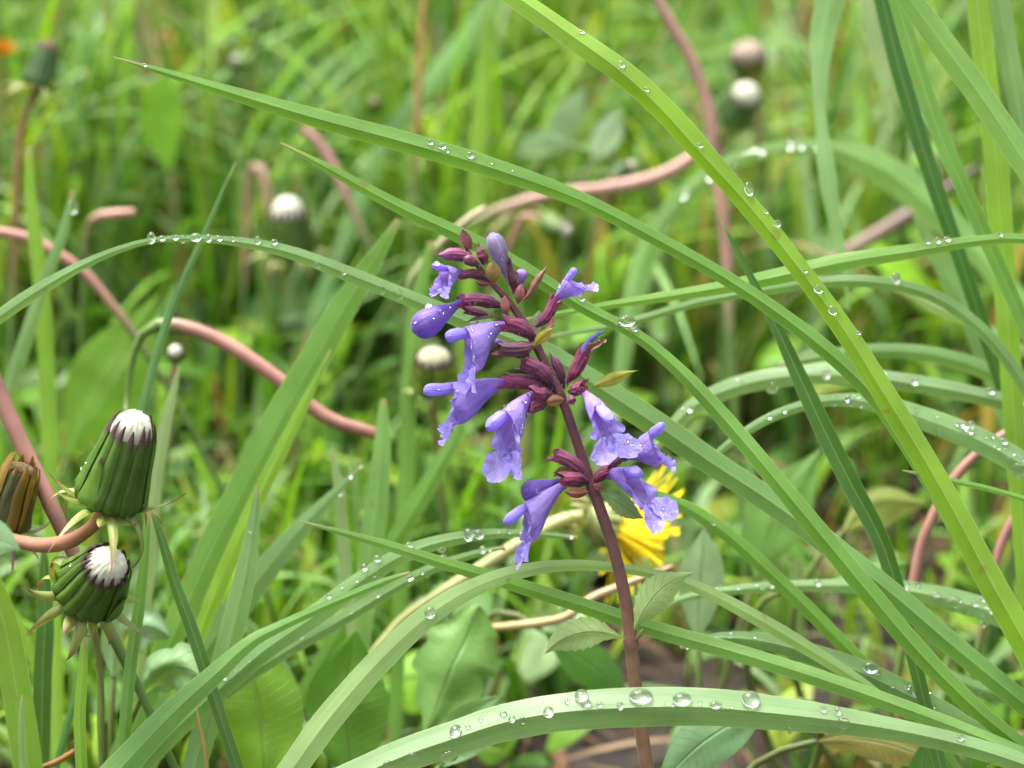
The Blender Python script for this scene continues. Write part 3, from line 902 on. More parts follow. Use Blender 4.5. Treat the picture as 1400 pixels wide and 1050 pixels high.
def fill_herbs():
    """small broad leaves low in the turf"""
    R = random.Random(15)
    mb = MB()
    n = 0
    while n < 3000:
        y = 0.10 + 1.4 * R.random()
        x = (R.random() * 2 - 1) * (0.18 + 0.36 * y)
        px, py = pix(Vector((x, y, 0.03)))
        if R.random() > 0.6 + 0.8 * noise.noise(Vector((x * 6, y * 6, 9))): continue
        
        n += 1
        az = R.random() * 6.283
        l = (0.02 + 0.045 * R.random()) * (0.55 if y < 0.3 else 1.0)
        wd = l * (0.12 + 0.16 * R.random())
        el = 0.3 + 1.0 * R.random()
        d = Vector((math.cos(az) * math.cos(el), math.sin(az) * math.cos(el), math.sin(el)))
        s = Vector((-math.sin(az), math.cos(az), 0))
        up = s.cross(d) * -1
        c = Vector((x, y, 0.003 + (0.05 if y > 0.25 else 0.025) * R.random()))
        t = R.choice(TINTS); k = 0.8 + 0.5 * R.random(); t = tuple(a * k for a in t)
        rows, uvs = [], []
        for i in range(8):
            q = i / 7
            ww = wd * math.sin(math.pi * (0.06 + 0.92 * q ** 0.8)) ** 0.8
            m_ = c + d * l * q - Vector((0, 0, 0.35 * l * q * q))
            rows.append([m_ - s * ww, m_ - s * ww * .5 + up * ww * .12, m_, m_ + s * ww * .5 + up * ww * .12, m_ + s * ww])
            uvs.append([(j / 4, q) for j in range(5)])
        mb.grid(rows, uvs, t=t)
        # its stalk reaches the soil
        tube_mesh(mb, [Vector((x - 0.01 * math.cos(az), y - 0.01 * math.sin(az), -0.003)), c * 0.6 + Vector((x, y, 0)) * 0.4, c], [0.0006] * 3, 5, (0.14, 0.15, 0.05), cap=False)
    o = mb.build('herb_leaves', M_BROAD)
    tag(o, 'low broad leaves of weeds among the grass behind', 'ground cover', kind='stuff')
fill_herbs()

# ------------------------------------------------------------------ dandelions
def spine_px(pts, n):
    return [P(p[0], p[1], p[2] * 0.001) for p in catmull(pts, n)], [p[3] * 0.5 * MPP * (DIST + p[2] * 0.001) / DIST for p in catmull(pts, n)]

def stalk_mesh(pts, tint, tint2=None, n=26, to_ground=True, seg=12, fade=0.0):
    sp, rad = spine_px(pts, n)
    if to_ground and sp[-1].z > 0.003:
        p = sp[-1]; t = (sp[-1] - sp[-3]).normalized()
        h = Vector((t.x, t.y, 0))
        end = p + (h.normalized() if h.length > 1e-3 else Vector((0, 0, 0))) * min(p.z * 0.5, 0.06); end.z = -0.004
        c = p + t * (end - p).length * 0.45
        c.z = max(c.z, 0.0)
        for i in range(1, 13):
            s = i / 12
            sp.append(p * (1 - s) ** 2 + c * 2 * s * (1 - s) + end * s * s); rad.append(rad[n - 1] * (1 - 0.4 * sm(s * 3)))
    m = len(sp)
    rad = [r_ * (1 + 0.10 * noise.noise(sp[i] * 45) + 0.05 * noise.noise(sp[i] * 160)) for i, r_ in enumerate(rad)]
    sp = [p_ + Vector((noise.noise(p_ * 40), noise.noise(p_ * 40 + Vector((7, 0, 0))), noise.noise(p_ * 40 + Vector((0, 9, 0))))) * 0.0006 for p_ in sp]
    ts = None
    if len(sp) > n:
        dull = (0.10, 0.17, 0.035)
        t2 = tint2 or tint
        ts = [tuple(a + (b - a) * sm(i / (n - 1)) for a, b in zip(tint, t2)) for i in range(n)] + [tuple(a + (b - a) * sm((i - n + 1) / 2) for a, b in zip(t2, dull)) for i in range(n, m)]
    elif tint2: ts = [tuple(a + (b - a) * sm(i / (m - 1)) for a, b in zip(tint, tint2)) for i in range(m)]
    if fade and ts:
        ts = [tuple(a + (b - a) * sm((i / n - fade) / 0.06) for a, b in zip((0.12, 0.19, 0.04), c_)) if i / n < fade + 0.06 else c_ for i, c_ in enumerate(ts)]
    return tube_mesh(MB(), sp, rad, seg, tint, ts), sp

def orient(axis, twist=0.0):
    A = axis.normalized()
    X = A.cross(Vector((0.2, 0.3, 1)))
    if X.length < 0.05: X = A.cross(Vector((1, 0, 0)))
    X.normalize(); Y = A.cross(X)
    c, s = math.cos(twist), math.sin(twist)
    return A, X * c + Y * s, Y * c - X * s

def dandelion_head(root, base, axis, R0, R1, L, seed, ragged=0.0, n_in=15, n_out=15, dome=0.55, body=(0.085,0.180,0.018), tip=(0.075,0.030,0.040), white=(0.80,0.80,0.66), outer=True, side_tilt=0.0, out_tint=(0.25,0.29,0.07)):
    """closed, seeding head: core, inner bracts with dark tips, turned-down outer bracts, white tuft"""
    R = random.Random(seed)
    A, X, Y = orient(axis, seed)
    def prof(s):
        if s < 0.16: return R0 * (0.35 + 0.65 * math.sqrt(max(0.0, 1 - (1 - s / 0.16) ** 2)))
        k = (s - 0.16) / 0.84
        return R0 + (R1 - R0) * (k ** 0.9)
    core = MB()
    rows = []
    for i in range(13):
        s = i / 12
        rows.append([base + A * (L * s * 0.97) + (X * math.cos(a) + Y * math.sin(a)) * prof(s) * 0.945 for a in [2 * math.pi * j / 20 for j in range(20)]])
    rows.insert(0, [base] * 20)
    core.grid(rows, t=body, close=True)
    core.build('core', M_BRACT, root)
    # inner bracts
    for k in range(n_in):
        a0 = 2 * math.pi * k / n_in + 0.08 * (R.random() - 0.5)
        layer = k % 2
        ln = 1.10 + 0.06 * R.random() + (0.03 if layer else 0) + ragged * (R.random() - 0.4)
        bt = body if R.random() > ragged * 2.2 else (0.22, 0.14, 0.012)
        rg = 1 + ragged * 0.5 * (R.random() - 0.3)
        mb = MB(); rows, ts = [], []
        m = 14
        kk = 0.65 + 0.5 * R.random()
        for i in range(m + 1):
            s = i / m * ln
            wdt = (2 * math.pi / n_in) * 0.80 * (1.0 if s < 0.8 else max(0.06, 1 - ((s - 0.8) / (ln - 0.8)) ** 2.6 * 0.88))
            r_ = prof(min(1, s)) * (0.955 + 0.04 * layer)
            r_ *= 1 + (rg - 1) * s + 0.03 * noise.noise(Vector((k * 3.1, s * 5, seed)))
            if s > 0.95: r_ *= 1 - 0.22 * ((s - 0.95) / 0.2) ** 1.5
            row, tr = [], []
            for j in range(5):
                u = -1 + j / 2
                a = a0 + u * wdt * 0.5 + side_tilt * s + 0.10 * noise.noise(Vector((k * 1.7, s * 2.2, seed + 9)))
                bulge = 1 + 0.065 * (1 - abs(u) ** 1.3)
                row.append(base + A * (L * s) + (X * math.cos(a) + Y * math.sin(a)) * r_ * bulge)
                d = sm((s - 0.925 + 0.02 * u * u) / 0.05)
                e = 0.16 * (abs(u) ** 3)
                c = [b_ * kk * (1 - e) + 0.18 * e * (1, 1.1, .4)[q] for q, b_ in enumerate(bt)]
                tr.append(tuple(c[q] * (1 - d) + tip[q] * d for q in range(3)))
            rows.append(row); ts.append(tr)
        mb.grid(rows, ts=ts)
        mb.build('inner_bract', M_BRACT, root)
    # a few short bracts lie against the body
    for k in range(3):
        a0 = R.random() * 6.28
        mb = MB(); rows, ts = [], []
        for i in range(11):
            s = i / 10
            wdt = 0.30 * (1 - s) ** 0.7 + 0.03
            r_ = prof(min(1, 0.1 + s * 0.62)) * (1.04 + 0.14 * s * s)
            rows.append([base + A * (L * (0.1 + s * 0.62)) + (X * math.cos(a0 + u * wdt) + Y * math.sin(a0 + u * wdt)) * r_ * (1.02 - .02 * u * u) for u in (-1, -.5, 0, .5, 1)])
            d = sm((s - 0.82) / 0.1)
            ts.append([tuple((b_ * 1.25) * (1 - d) + t_ * d for b_, t_ in zip(body, tip))] * 5)
        mb.grid(rows, ts=ts)
        mb.build('inner_bract', M_BRACT, root)
    if outer:
        for k in range(n_out):
            a0 = 2 * math.pi * (k + 0.5 * R.random()) / n_out
            out = X * math.cos(a0) + Y * math.sin(a0)
            tan = A.cross(out)
            l = L * (0.40 + 0.52 * R.random())
            curl = (0.4 + 1.9 * R.random()) * (1 if R.random() < 0.75 else -0.8)
            phi0 = -0.35 + 0.9 * R.random()
            p = base + A * (L * 0.03) + out * R0 * 0.66
            ang = 0.9 + 0.3 * R.random()
            mb = MB(); rows, ts = [], []
            m = 14
            w0 = R0 * (0.12 + 0.07 * R.random())
            twist = (R.random() - 0.5) * 3.6
            for i in range(m + 1):
                s = i / m
                th = ang - curl * sm(s * 1.05)
                dirv = out * math.cos(th) + A * math.sin(th) * 0.9
                dirv = out * math.cos(curl * s + phi0) - A * math.sin(curl * s + phi0)
                if i: p = p + dirv * (l / m)
                ww = w0 * (1 - 0.85 * s ** 1.6) * (0.8 + 0.4 * math.sin(math.pi * s))
                T = tan * math.cos(twist * s) + (out + A * 0.3) * math.sin(twist * s) * 0.8
                nn = dirv.cross(T)
                rows.append([p - T * ww, p - T * ww * 0.5 + nn * ww * 0.28, p + nn * ww * 0.5, p + T * ww * 0.5 + nn * ww * 0.28, p + T * ww])
                d = sm((s - 0.45) / 0.5)
                pk = (0.24, 0.115, 0.09)
                ts.append([tuple(o_ * (1 - d) + q_ * d for o_, q_ in zip(out_tint, pk))] * 5)
            mb.grid(rows, ts=ts)
            mb.build('outer_bract', M_BRACT, root)
    # tuft
    mb = MB(); rows = []
    m = 14; sg = 76
    rr = R1 * 0.84
    for i in range(m + 1):
        a = math.pi / 2 * i / m
        row = []
        for j in range(sg):
            b = 2 * math.pi * j / sg
            k = 1 + 0.022 * math.sin(b * 19 + seed) * math.cos(a) + 0.045 * noise.noise(Vector((math.cos(b) * 2.5, math.sin(b) * 2.5, a * 3 + seed)))
            row.append(base + A * (L * 0.90 + (L * 0.10 + rr * dome) * math.sin(a) * k) + (X * math.cos(b) + Y * math.sin(b)) * rr * max(0.001, math.cos(a)) ** 0.8 * k)
        rows.append(row)
    mb.grid(rows, t=white, close=True)
    tuft = mb.build('pappus_tuft', M_PAPPUS, root)
    mb = MB()
    for _ in range(260):
        b = R.random() * 6.28; q = math.sqrt(R.random()) * 0.95
        p0 = base + A * (L * 0.93) + (X * math.cos(b) + Y * math.sin(b)) * rr * q
        top = base + A * (L * 1.0 + rr * dome * (1.02 + 0.16 * R.random() ** 2) * math.sqrt(max(0.02, 1 - q * q * 0.95))) + (X * math.cos(b) + Y * math.sin(b)) * rr * q * 0.93
        tn = (X * -math.sin(b) + Y * math.cos(b)) * 0.00012
        mb.grid([[p0 - tn, p0 + tn], [(p0 + top) / 2 - tn + A * 0.0002, (p0 + top) / 2 + tn + A * 0.0002], [top - tn * .2, top + tn * .2]], t=white)
    h = mb.build('pappus_strands', M_PAPPUS, tuft)
    tag(h, kind='stuff')

def vec(px, py, d):         # direction in photo pixels and mm towards the back
    return RIGHT * px * MPP + UP * (-py) * MPP + FWD * d * 0.001

PINK = (0.34, 0.165, 0.125)
def dandelion(label, base, axis, R0, R1, L, stalk, seed, stint=PINK, stint2=None, group='spent dandelion heads', **kw):
    bp = P(base[0], base[1], base[2] * 0.001)
    k = MPP * (DIST + base[2] * 0.001) / DIST
    mb, sp = stalk_mesh([(base[0], base[1], base[2], stalk[0][3])] + stalk, stint, stint2)
    root = empty('dandelion', sp[-1])
    tag(root, label, 'dandelion', group)
    mb.build('stalk', M_STALK, root)
    dandelion_head(root, bp, vec(*axis), R0 * k, R1 * k, L * k, seed, **kw)
    return root

dA = dandelion('large closed dandelion head with white tuft, upper of the pair at left', (146,690,0), (48,-120,-8), 51, 34, 120,
          [(135,712,2,20),(118,728,4,20),(95,741,6,22),(60,746,10,22),(30,742,14,20),(-15,735,22,20),(-50,745,30,20),(-60,800,30,20)], 3, (0.30,0.13,0.06), PINK, dome=0.95, n_in=14)
dB = dandelion('smaller closed dandelion head tilted towards us, lower of the pair at left', (118,812,4), (50,-56,-13), 51, 34, 92,
          [(122,832,14,12),(132,870,24,11),(138,930,30,11),(140,1000,32,11)], 8, (0.28,0.30,0.10), (0.16,0.22,0.05), dome=0.8, n_in=15)
dC = dandelion('withered brownish dandelion head cut by the left edge', (2,722,22), (36,-98,-4), 36, 26, 92,
          [(-6,745,24,15),(-18,790,26,15),(-22,870,28,15)], 12, PINK, dome=0.25, n_in=11, body=(0.065,0.070,0.016), tip=(0.20,0.11,0.012), white=(0.16,0.10,0.03), n_out=8, ragged=0.3, out_tint=(0.25,0.2,0.12))
# water on the two near heads
def head_drops(root, lst):
    cand = [o for o in root.children if o.name.startswith(('inner_bract', 'pappus_tuft'))]
    mb = MB()
    for o in cand:
        off = len(mb.v)
        mb.v += [v.co.copy() for v in o.data.vertices]
        mb.f += [tuple(i + off for i in p.vertices) for p in o.data.polygons]
    drops_on(None, mb, lst, prefer_up=False, squash=0.7, parent=root)
head_drops(dA, [(112,640,2.5),(118,632,2),(108,628,2),(128,610,2.5),(132,605,2),(121,650,2)])
head_drops(dB, [(97,772,2.5),(104,766,2),(180,768,2.5),(175,764,1.8)])

# the pink stalk crossing behind the two heads
def stalk_thing(label, pts, tint=PINK, tint2=None, to_ground=True, name='bare_stalk', cat='stalk', fade=0.0, ws=0.85):
    mb, sp = stalk_mesh([(a, b, c, d * ws) for a, b, c, d in pts], tint, tint2, to_ground=to_ground, fade=fade)
    o = mb.build(name, M_STALK, None, base=sp[-1])
    tag(o, label, cat, 'bare stalks among the grass')
    return o
stalk_thing('straight pink stalk slanting behind the pair of dandelion heads at left', [(-60,380,24,20),(-25,470,24,22),(10,560,24,23),(45,640,24,23),(72,700,24,23),(96,748,25,20)], ws=1.0)
stalk_thing('thick pink stalk bowed across the left middle, cut by the slanting blades', [(172,560,99,6),(178,500,98,8),(194,455,96,14),(222,441,95,19),(265,450,95,20),(310,470,95,20),(355,500,95,20),(400,535,95,20),(440,568,95,20),(480,586,95,19),(512,592,95,19),(525,612,97,15),(522,680,98,12),(512,780,98,10)], fade=0.19, ws=1.0)
stalk_thing('pink stalk entering from the left edge above the arching beaded tip', [(-60,310,150,17),(0,317,150,18),(45,327,150,18),(85,348,150,18),(115,370,150,18),(134,392,150,16)])
stalk_thing('short pink stalk fragment above the long pink one, left background', [(185,290,190,12),(160,293,190,16),(132,299,190,16),(118,320,192,8),(114,380,194,7)], (0.40,0.2,0.15), (0.12,0.17,0.05))
stalk_thing('reddish stalk hanging steeply from the top right of the centre', [(880,-40,200,14),(915,25,200,18),(945,80,200,19),(968,150,200,20),(978,220,200,20),(988,290,200,20),(993,365,200,18)], (0.36,0.20,0.15))
stalk_thing('pinkish stalk lying nearly level behind the long pale blade, upper right', [(960,205,240,20),(920,230,240,21),(880,245,240,21),(830,256,240,21),(770,265,240,21),(725,275,240,18)], (0.40,0.22,0.17))
stalk_thing('slender pink stalk curving up to the right edge behind the broad bright blade', [(1440,560,80,15),(1395,582,80,15),(1350,610,80,16),(1310,650,80,17),(1280,700,80,17),(1258,750,80,17),(1248,800,80,17)], (0.36,0.17,0.13))
stalk_thing('second pink stalk near the right edge low behind the broad blade', [(1450,640,90,13),(1400,690,90,15),(1370,740,90,15),(1355,800,90,15)], (0.38,0.18,0.15))
stalk_thing('pale brown dead stalk lying behind the leaf pair of the flowering plant', [(920,775,80,9),(880,790,80,11),(840,805,80,13),(810,818,80,14),(770,845,80,14),(700,855,85,15),(640,860,90,14)], (0.42,0.26,0.15), (0.45,0.36,0.16))
stalk_thing('straw stalk slanting behind the topmost buds of the spike', [(665,285,140,10),(640,300,140,11),(600,335,140,12),(570,370,140,13),(558,395,140,10),(556,440,140,6)], (0.40,0.33,0.20), (0.13,0.2,0.05))
stalk_thing('brown upright stalk at the top edge left of centre', [(582,-40,260,10),(578,20,260,11),(574,80,260,12),(570,160,260,12)], (0.30,0.17,0.05))
stalk_thing('small pink stalk end in the grass right of the upper left dandelion', [(412,175,230,14),(430,190,230,17),(445,210,230,17),(460,240,230,16)], (0.42,0.22,0.18))
stalk_thing('dark dead twig lying in the shade at the right behind the blades', [(1340,225,300,10),(1290,262,300,20),(1250,290,300,24),(1200,320,300,24),(1150,350,300,20),(1105,385,300,9)], (0.09,0.055,0.04), (0.26,0.17,0.12))
stalk_thing('orange brown dead stalk at the bottom left edge', [(105,1025,40,9),(80,1040,40,10),(50,1052,40,10),(20,1070,40,10)], (0.32,0.14,0.03))
stalk_thing('thin brown straw tip standing in the low left grass', [(266,964,20,2),(270,990,20,5),(278,1020,20,6),(284,1060,20,6)], (0.30,0.20,0.06))

# dandelions further back
BK = dict(group='dandelion heads in the blurred background')
dandelion('closed dandelion head with round white tuft hanging from a hooked pink stalk', (398,345,250), (-3,-62,-4), 36, 26, 58,
          [(398,352,252,10),(393,366,256,10),(384,366,262,9),(374,330,266,10),(368,275,268,16),(356,232,270,17),(343,232,272,12),(338,270,274,9),(336,330,276,8)], 21, (0.15,0.17,0.04), PINK, dome=1.0, body=(0.085,0.16,0.02), **BK)
dandelion('dark dandelion head with brown tuft in the top left corner', (50,122,210), (14,-50,0), 24, 16, 58,
          [(44,135,212,12),(30,175,214,12),(22,250,216,12),(20,330,218,12)], 22, (0.25,0.14,0.05), dome=0.8, white=(0.30,0.18,0.09), body=(0.045,0.11,0.02), **BK)
dandelion('closed dandelion head with white tuft at upper right background', (1000,160,300), (22,-34,-6), 30, 22, 44,
          [(990,172,302,10),(985,200,304,11),(985,260,306,11)], 23, PINK, dome=1.0, body=(0.10,0.19,0.05), **BK)
dandelion('fluffy pale tan dandelion head just above another, upper right background', (1022,95,340), (-2,-24,-4), 24, 24, 30,
          [(1025,110,342,10),(1030,150,344,11)], 24, PINK, dome=0.8, ragged=0.3, white=(0.62,0.48,0.38), **BK)
dandelion('small white-tipped dandelion head lying sideways behind the topmost flowers', (745,305,230), (34,14,-4), 17, 11, 36,
          [(735,300,232,9),(715,300,234,10),(700,330,236,10)], 25, PINK, dome=0.9, body=(0.12,0.2,0.03), **BK)
dandelion('dandelion head with pale ragged tuft directly behind the left flowers', (592,530,120), (2,-44,-4), 32, 28, 48,
          [(592,545,122,11),(596,580,124,12),(600,640,126,12)], 26, (0.2,0.2,0.05), dome=0.55, body=(0.16,0.24,0.03), white=(0.5,0.49,0.32), **BK)
dandelion('tiny white-tufted head near the top left, behind the long blade tip', (328,100,360), (-4,-20,-2), 12, 9, 20,
          [(330,112,362,8),(332,150,364,8)], 27, PINK, dome=1.0, outer=False, **BK)
dandelion('pale tufted head cut by the top edge at upper left', (345,40,380), (0,-22,-2), 12, 9, 20,
          [(345,55,382,8),(346,100,384,8)], 28, PINK, dome=1.0, white=(0.6,0.55,0.42), outer=False, **BK)
dandelion('small white tuft low under the bowed pink stalk at left', (240,486,140), (4,-16,-6), 13, 11, 14,
          [(238,500,142,8),(236,540,144,8)], 29, PINK, dome=1.0, outer=False, **BK)
dandelion('small pale bud in the background above the slender blade tip', (512,150,330), (0,-16,-3), 11, 8, 16,
          [(514,165,332,8),(520,220,334,8)], 30, (0.3,0.2,0.1), dome=0.9, white=(0.5,0.38,0.25), outer=False, **BK)
dandelion('small white-tipped bud sideways above the level pink stalk at upper right', (845,238,250), (24,-16,-3), 12, 8, 26,
          [(835,248,252,8),(825,280,254,8)], 31, (0.3,0.2,0.1), dome=0.8, outer=False, body=(0.13,0.2,0.1), **BK)

# open yellow dandelion behind the stem
def open_dandelion():
    base = P(798, 706, 0.095)
    ax = vec(70, 28, 3.0).normalized()
    mb, sp = stalk_mesh([(798,706,95,18),(765,714,95,19),(725,735,95,19),(680,760,95,18),(630,792,95,17),(590,820,95,16),(550,850,96,15),(520,885,97,15)], (0.42,0.44,0.16), (0.36,0.36,0.14))
    root = empty('dandelion_flower', sp[-1])
    tag(root, 'open yellow dandelion flower half hidden behind the brown stem', 'dandelion')
    mb.build('stalk', M_STALK, root)
    A, X, Y = orient(ax, 0.4)
    k = MPP * 1.17
    R = random.Random(5)
    mb = MB(); rows = []
    for i in range(9):
        s = i / 8
        r_ = (10 + 22 * math.sin(s * 1.5)) * k
        rows.append([base + A * (s * 42 * k) + (X * math.cos(a) + Y * math.sin(a)) * r_ for a in [2 * math.pi * j / 18 for j in range(18)]])
    mb.grid(rows, t=(0.17, 0.22, 0.05), close=True)
    mb.build('core', M_BRACT, root)
    for q in range(13):
        a = 2 * math.pi * q / 13
        o = X * math.cos(a) + Y * math.sin(a)
        tn = A.cross(o)
        mb = MB(); rows = []
        for i in range(8):
            s = i / 7
            p = base + A * (s * 46 * k) + o * (11 + 23 * math.sin(s * 1.5)) * k * 1.05
            ww = 7.5 * k * (1 - 0.75 * s ** 2)
            rows.append([p - tn * ww, p + o * ww * .3, p + tn * ww])
        mb.grid(rows, t=(0.24, 0.28, 0.08))
        mb.build('inner_bract', M_BRACT, root)
    for q in range(11):
        a = 2 * math.pi * (q + R.random() * .5) / 11
        o = X * math.cos(a) + Y * math.sin(a); tn = A.cross(o)
        mb = MB(); rows = []
        p = base + o * 12 * k
        for i in range(9):
            s = i / 8
            th = 2.6 * s
            p = p + (o * math.cos(th) - A * math.sin(th)) * 5.0 * k
            ww = 5.5 * k * (1 - 0.8 * s)
            rows.append([p - tn * ww, p + (o + A) * ww * .2, p + tn * ww])
        mb.grid(rows, t=(0.30, 0.30, 0.11))
        mb.build('outer_bract', M_BRACT, root)
    for q in range(130):
        a = R.random() * 6.283
        spread = math.radians(6 + 70 * (q / 130) ** 0.7)
        o = X * math.cos(a) + Y * math.sin(a); tn = A.cross(o)
        ln = (66 + 46 * R.random()) * k * (0.75 + 0.35 * q / 130)
        p = base + A * 38 * k + o * (6 + 24 * q / 130) * k
        mb = MB(); rows = []
        for i in range(8):
            s = i / 7
            th = spread * (0.45 + (0.5 + 0.5 * R.random()) * s)
            if i: p = p + (A * math.cos(th) + o * math.sin(th)) * ln / 7
            ww = (1.5 + 1.2 * s) * k
            rows.append([p - tn * ww, p - o * ww * .35, p + tn * ww])
        kk = 0.8 + 0.35 * R.random()
        mb.grid(rows, t=(0.84 * kk, 0.66 * kk, 0.008))
        mb.build('ray_floret', M_YELLOW, root)
open_dandelion()

def orange_blur():
    base = P(2, 80, 0.30)
    k = MPP * 0.85 / 0.55
    mb, sp = stalk_mesh([(2,82,300,9),(0,120,302,9),(-4,200,304,9)], (0.25,0.2,0.06))
    root = empty('orange_flower', sp[-1])
    tag(root, 'small orange flower head cut by the left edge near the top', 'flower')
    mb.build('stalk', M_STALK, root)
    A, X, Y = orient(vec(6, -20, -3), 0.2)
    R = random.Random(9)
    for q in range(30):
        a = R.random() * 6.283; o = X * math.cos(a) + Y * math.sin(a); tn = A.cross(o)
        mb = MB(); rows = []
        p = base.copy(); th0 = 0.15 + 0.9 * R.random()
        for i in range(5):
            s = i / 4
            if i: p = p + (A * math.cos(th0 * (.5 + s * .5)) + o * math.sin(th0 * (.5 + s * .5))) * 7 * k
            ww = (1.5 + 2 * s) * k
            rows.append([p - tn * ww, p - o * ww * .3, p + tn * ww])
        mb.grid(rows, t=(0.65, 0.28, 0.015))
        mb.build('petal', M_YELLOW, root)
orange_blur()

# ------------------------------------------------------------------ the violet flower spike
def Q(px, py, dpx=0.0):
    return P(px, py, dpx * MPP)

def spike():
    R = random.Random(77)
    stem_px = [(630,322,0,4),(638,340,0,5),(652,362,0,7),(672,386,0,8.5),(695,412,0,10),(718,444,0,12),(738,482,0,12.5),(756,518,0,13),(772,556,0,13.5),(788,602,0,14),(804,650,0,15),(822,700,0,16),(838,748,0,16.5),(850,796,0,17),(859,845,0,17.5),(863,885,0,18),(869,940,0,18.5),(877,1000,0,19),(886,1060,0,19)]
    sp, rad = [], []
    for p in catmull(stem_px, 110):
        sp.append(Q(p[0], p[1], p[2])); rad.append(p[3] * 0.5 * MPP)
    p = sp[-1]; t = (sp[-1] - sp[-4]).normalized()
    end = Vector((p.x + 0.012, p.y + 0.005, -0.004)); c = p + t * 0.05
    for i in range(1, 17):
        s = i / 16
        sp.append(p * (1 - s) ** 2 + c * 2 * s * (1 - s) + end * s * s); rad.append(rad[109])
    for i in range(110):           # swollen joints
        px_, py_ = pix(sp[i])
        for jy in (878, 668, 540, 470):
            rad[i] *= 1 + 0.22 * math.exp(-((py_ - jy) / 7) ** 2)
    ts = []
    for q in sp:
        _, py_ = pix(q)
        k = sm((py_ - 560) / 500)
        a, b = (0.080, 0.024, 0.026), (0.155, 0.082, 0.038)
        ts.append(tuple(x + (y - x) * k for x, y in zip(a, b)))
    root = empty('flowering_plant', end)
    tag(root, 'violet lipped flower spike on a brown stem in the middle of the picture', 'flower')
    tube_mesh(MB(), sp, rad, 16, ts=ts, square=0.07).build('stem', M_STEM, root)
    hairs = MB()
    def hair(p0, n, ln):
        n = (n + Vector((R.random() - .5, R.random() - .5, R.random() - .5)) * 0.7).normalized()
        s = n.cross(FWD)
        if s.length < 0.1: s = n.cross(UP)
        s = s.normalized() * 0.000022
        q = p0 + n * ln * (0.5 + R.random())
        hairs.grid([[p0 - s, p0 + s], [q - s * .15, q + s * .15]], t=(0.30, 0.22, 0.24))
    for _ in range(900):
        i = R.randrange(4, 112)
        a = R.random() * 6.28
        T = (sp[i + 1] - sp[i - 1]).normalized()
        A = T.cross(FWD).normalized(); B = T.cross(A)
        n = A * math.cos(a) + B * math.sin(a)
        hair(sp[i] + n * rad[i] * 0.95, n, 0.0004)

    PUR, PINKC, GREY = (0.105, 0.020, 0.055), (0.21, 0.045, 0.11), (0.17, 0.08, 0.11)

    def calyx(parent, b, m, wd, tint=PUR, tint2=None, bend=(0, 0, 0), closed=False, teeth=0.42, up_tooth=1.0, seed=0, nm='calyx'):
        """ribbed tube from b to mouth m with five pointed teeth"""
        rr = random.Random(seed * 31 + 5)
        b, m = Q(*b), Q(*m)
        L = (m - b).length
        bd = vec(bend[0], bend[1], 0) if bend[:2] != (0, 0) else Vector((0, 0, 0))
        axis = (m - b).normalized()
        _, X, Y = orient(axis, 0.3 * seed)
        r0 = wd * 0.5 * MPP * 0.9
        tint = tuple(c * 0.8 for c in tint); tint2 = tuple(c * 0.72 for c in tint2) if tint2 else None
        tint2 = tint2 or tuple(c * 1.15 for c in tint)
        seg = 40
        rows, tt = [], []
        def cen(s): return b + (m - b) * s + bd * (4 * s * (1 - s))
        def rp(s):
            k = 0.30 + 0.62 * sm(s / 0.45) + 0.08 * s
            if closed: k *= 1 - 0.82 * sm((s - 0.72) / 0.28)
            return r0 * k
        nrow = 14
        for i in range(nrow + 1):
            s = i / nrow
            row = []
            for j in range(seg):
                a = 2 * math.pi * j / seg
                k = 1 + 0.045 * math.cos(10 * a) + 0.16 * noise.noise(Vector((math.cos(a) * 2, math.sin(a) * 2, s * 4 + seed)))
                row.append(cen(s) + (X * math.cos(a) + Y * math.sin(a)) * rp(s) * k)
            rows.append(row)
            k = sm(s)
            tt.append([tuple((x + (y - x) * k) * (1.35 if j % 4 == 0 else 0.85) for x, y in zip(tint, tint2)) for j in range(seg)])
        mb = MB()
        mb.grid(rows, ts=tt, close=True)
        for k in range(5):
            a0 = 2 * math.pi * k / 5
            ln = L * teeth * (0.8 + 0.5 * rr.random()) * (up_tooth if k == 0 else 1)
            half = math.pi / 5 * 1.02
            rws = []
            flare = 0.7 * (rr.random() - 0.15) if not closed else -0.5
            for i in range(6):
                s = i / 5
                row = []
                for j in range(5):
                    u = -1 + j / 2
                    a = a0 + u * half * (1 - s) ** 1.15 
                    rad_ = rp(1.0) * (1 + 0.03) * (1 + flare * s) + 0.00002
                    row.append(m + axis * ln * s * (1 - 0.15 * u * u) + (X * math.cos(a) + Y * math.sin(a)) * rad_)
                rws.append(row)
            mb.grid(rws, t=tuple(c * (0.8 + 0.5 * rr.random()) for c in tint2))
        o = mb.build(nm, M_CALYX, parent)
        for _ in range(int(40 + L / MPP * 1.5)):
            s = rr.random(); a = rr.random() * 6.28
            n = X * math.cos(a) + Y * math.sin(a)
            hair(cen(s) + n * rp(s), n, 0.00055)
        return o

    def corolla(base, hood, lip, ysc=1.0, seed=0, drops=(), stigma=False, lobes=(1.0, 1.0), tone=1.0):
        b = Q(*base); H = Q(*hood) - b; Lp = Q(*lip) - b
        ex = H; ez = (H * 0.77 - Lp) / 0.71
        ey = ex.cross(ez)
        ey = ey.normalized() * (0.5 * (ex.length + ez.length)) * ysc
        def W(x, y, z): return b + ex * x + ey * y + ez * z
        nz = lambda x, y, z: noise.noise(Vector((x * 5 + seed, y * 5, z * 5)))
        base_t = (0.28, 0.175, 0.56); mid_t = (0.43, 0.32, 0.76); lobe_t = (0.42, 0.37, 0.87)
        base_t, mid_t, lobe_t = [tuple(c * tone for c in t_) for t_ in (base_t, mid_t, lobe_t)]
        lerp = lambda a, c, k: tuple(x + (y - x) * k for x, y in zip(a, c))
        seg = 26
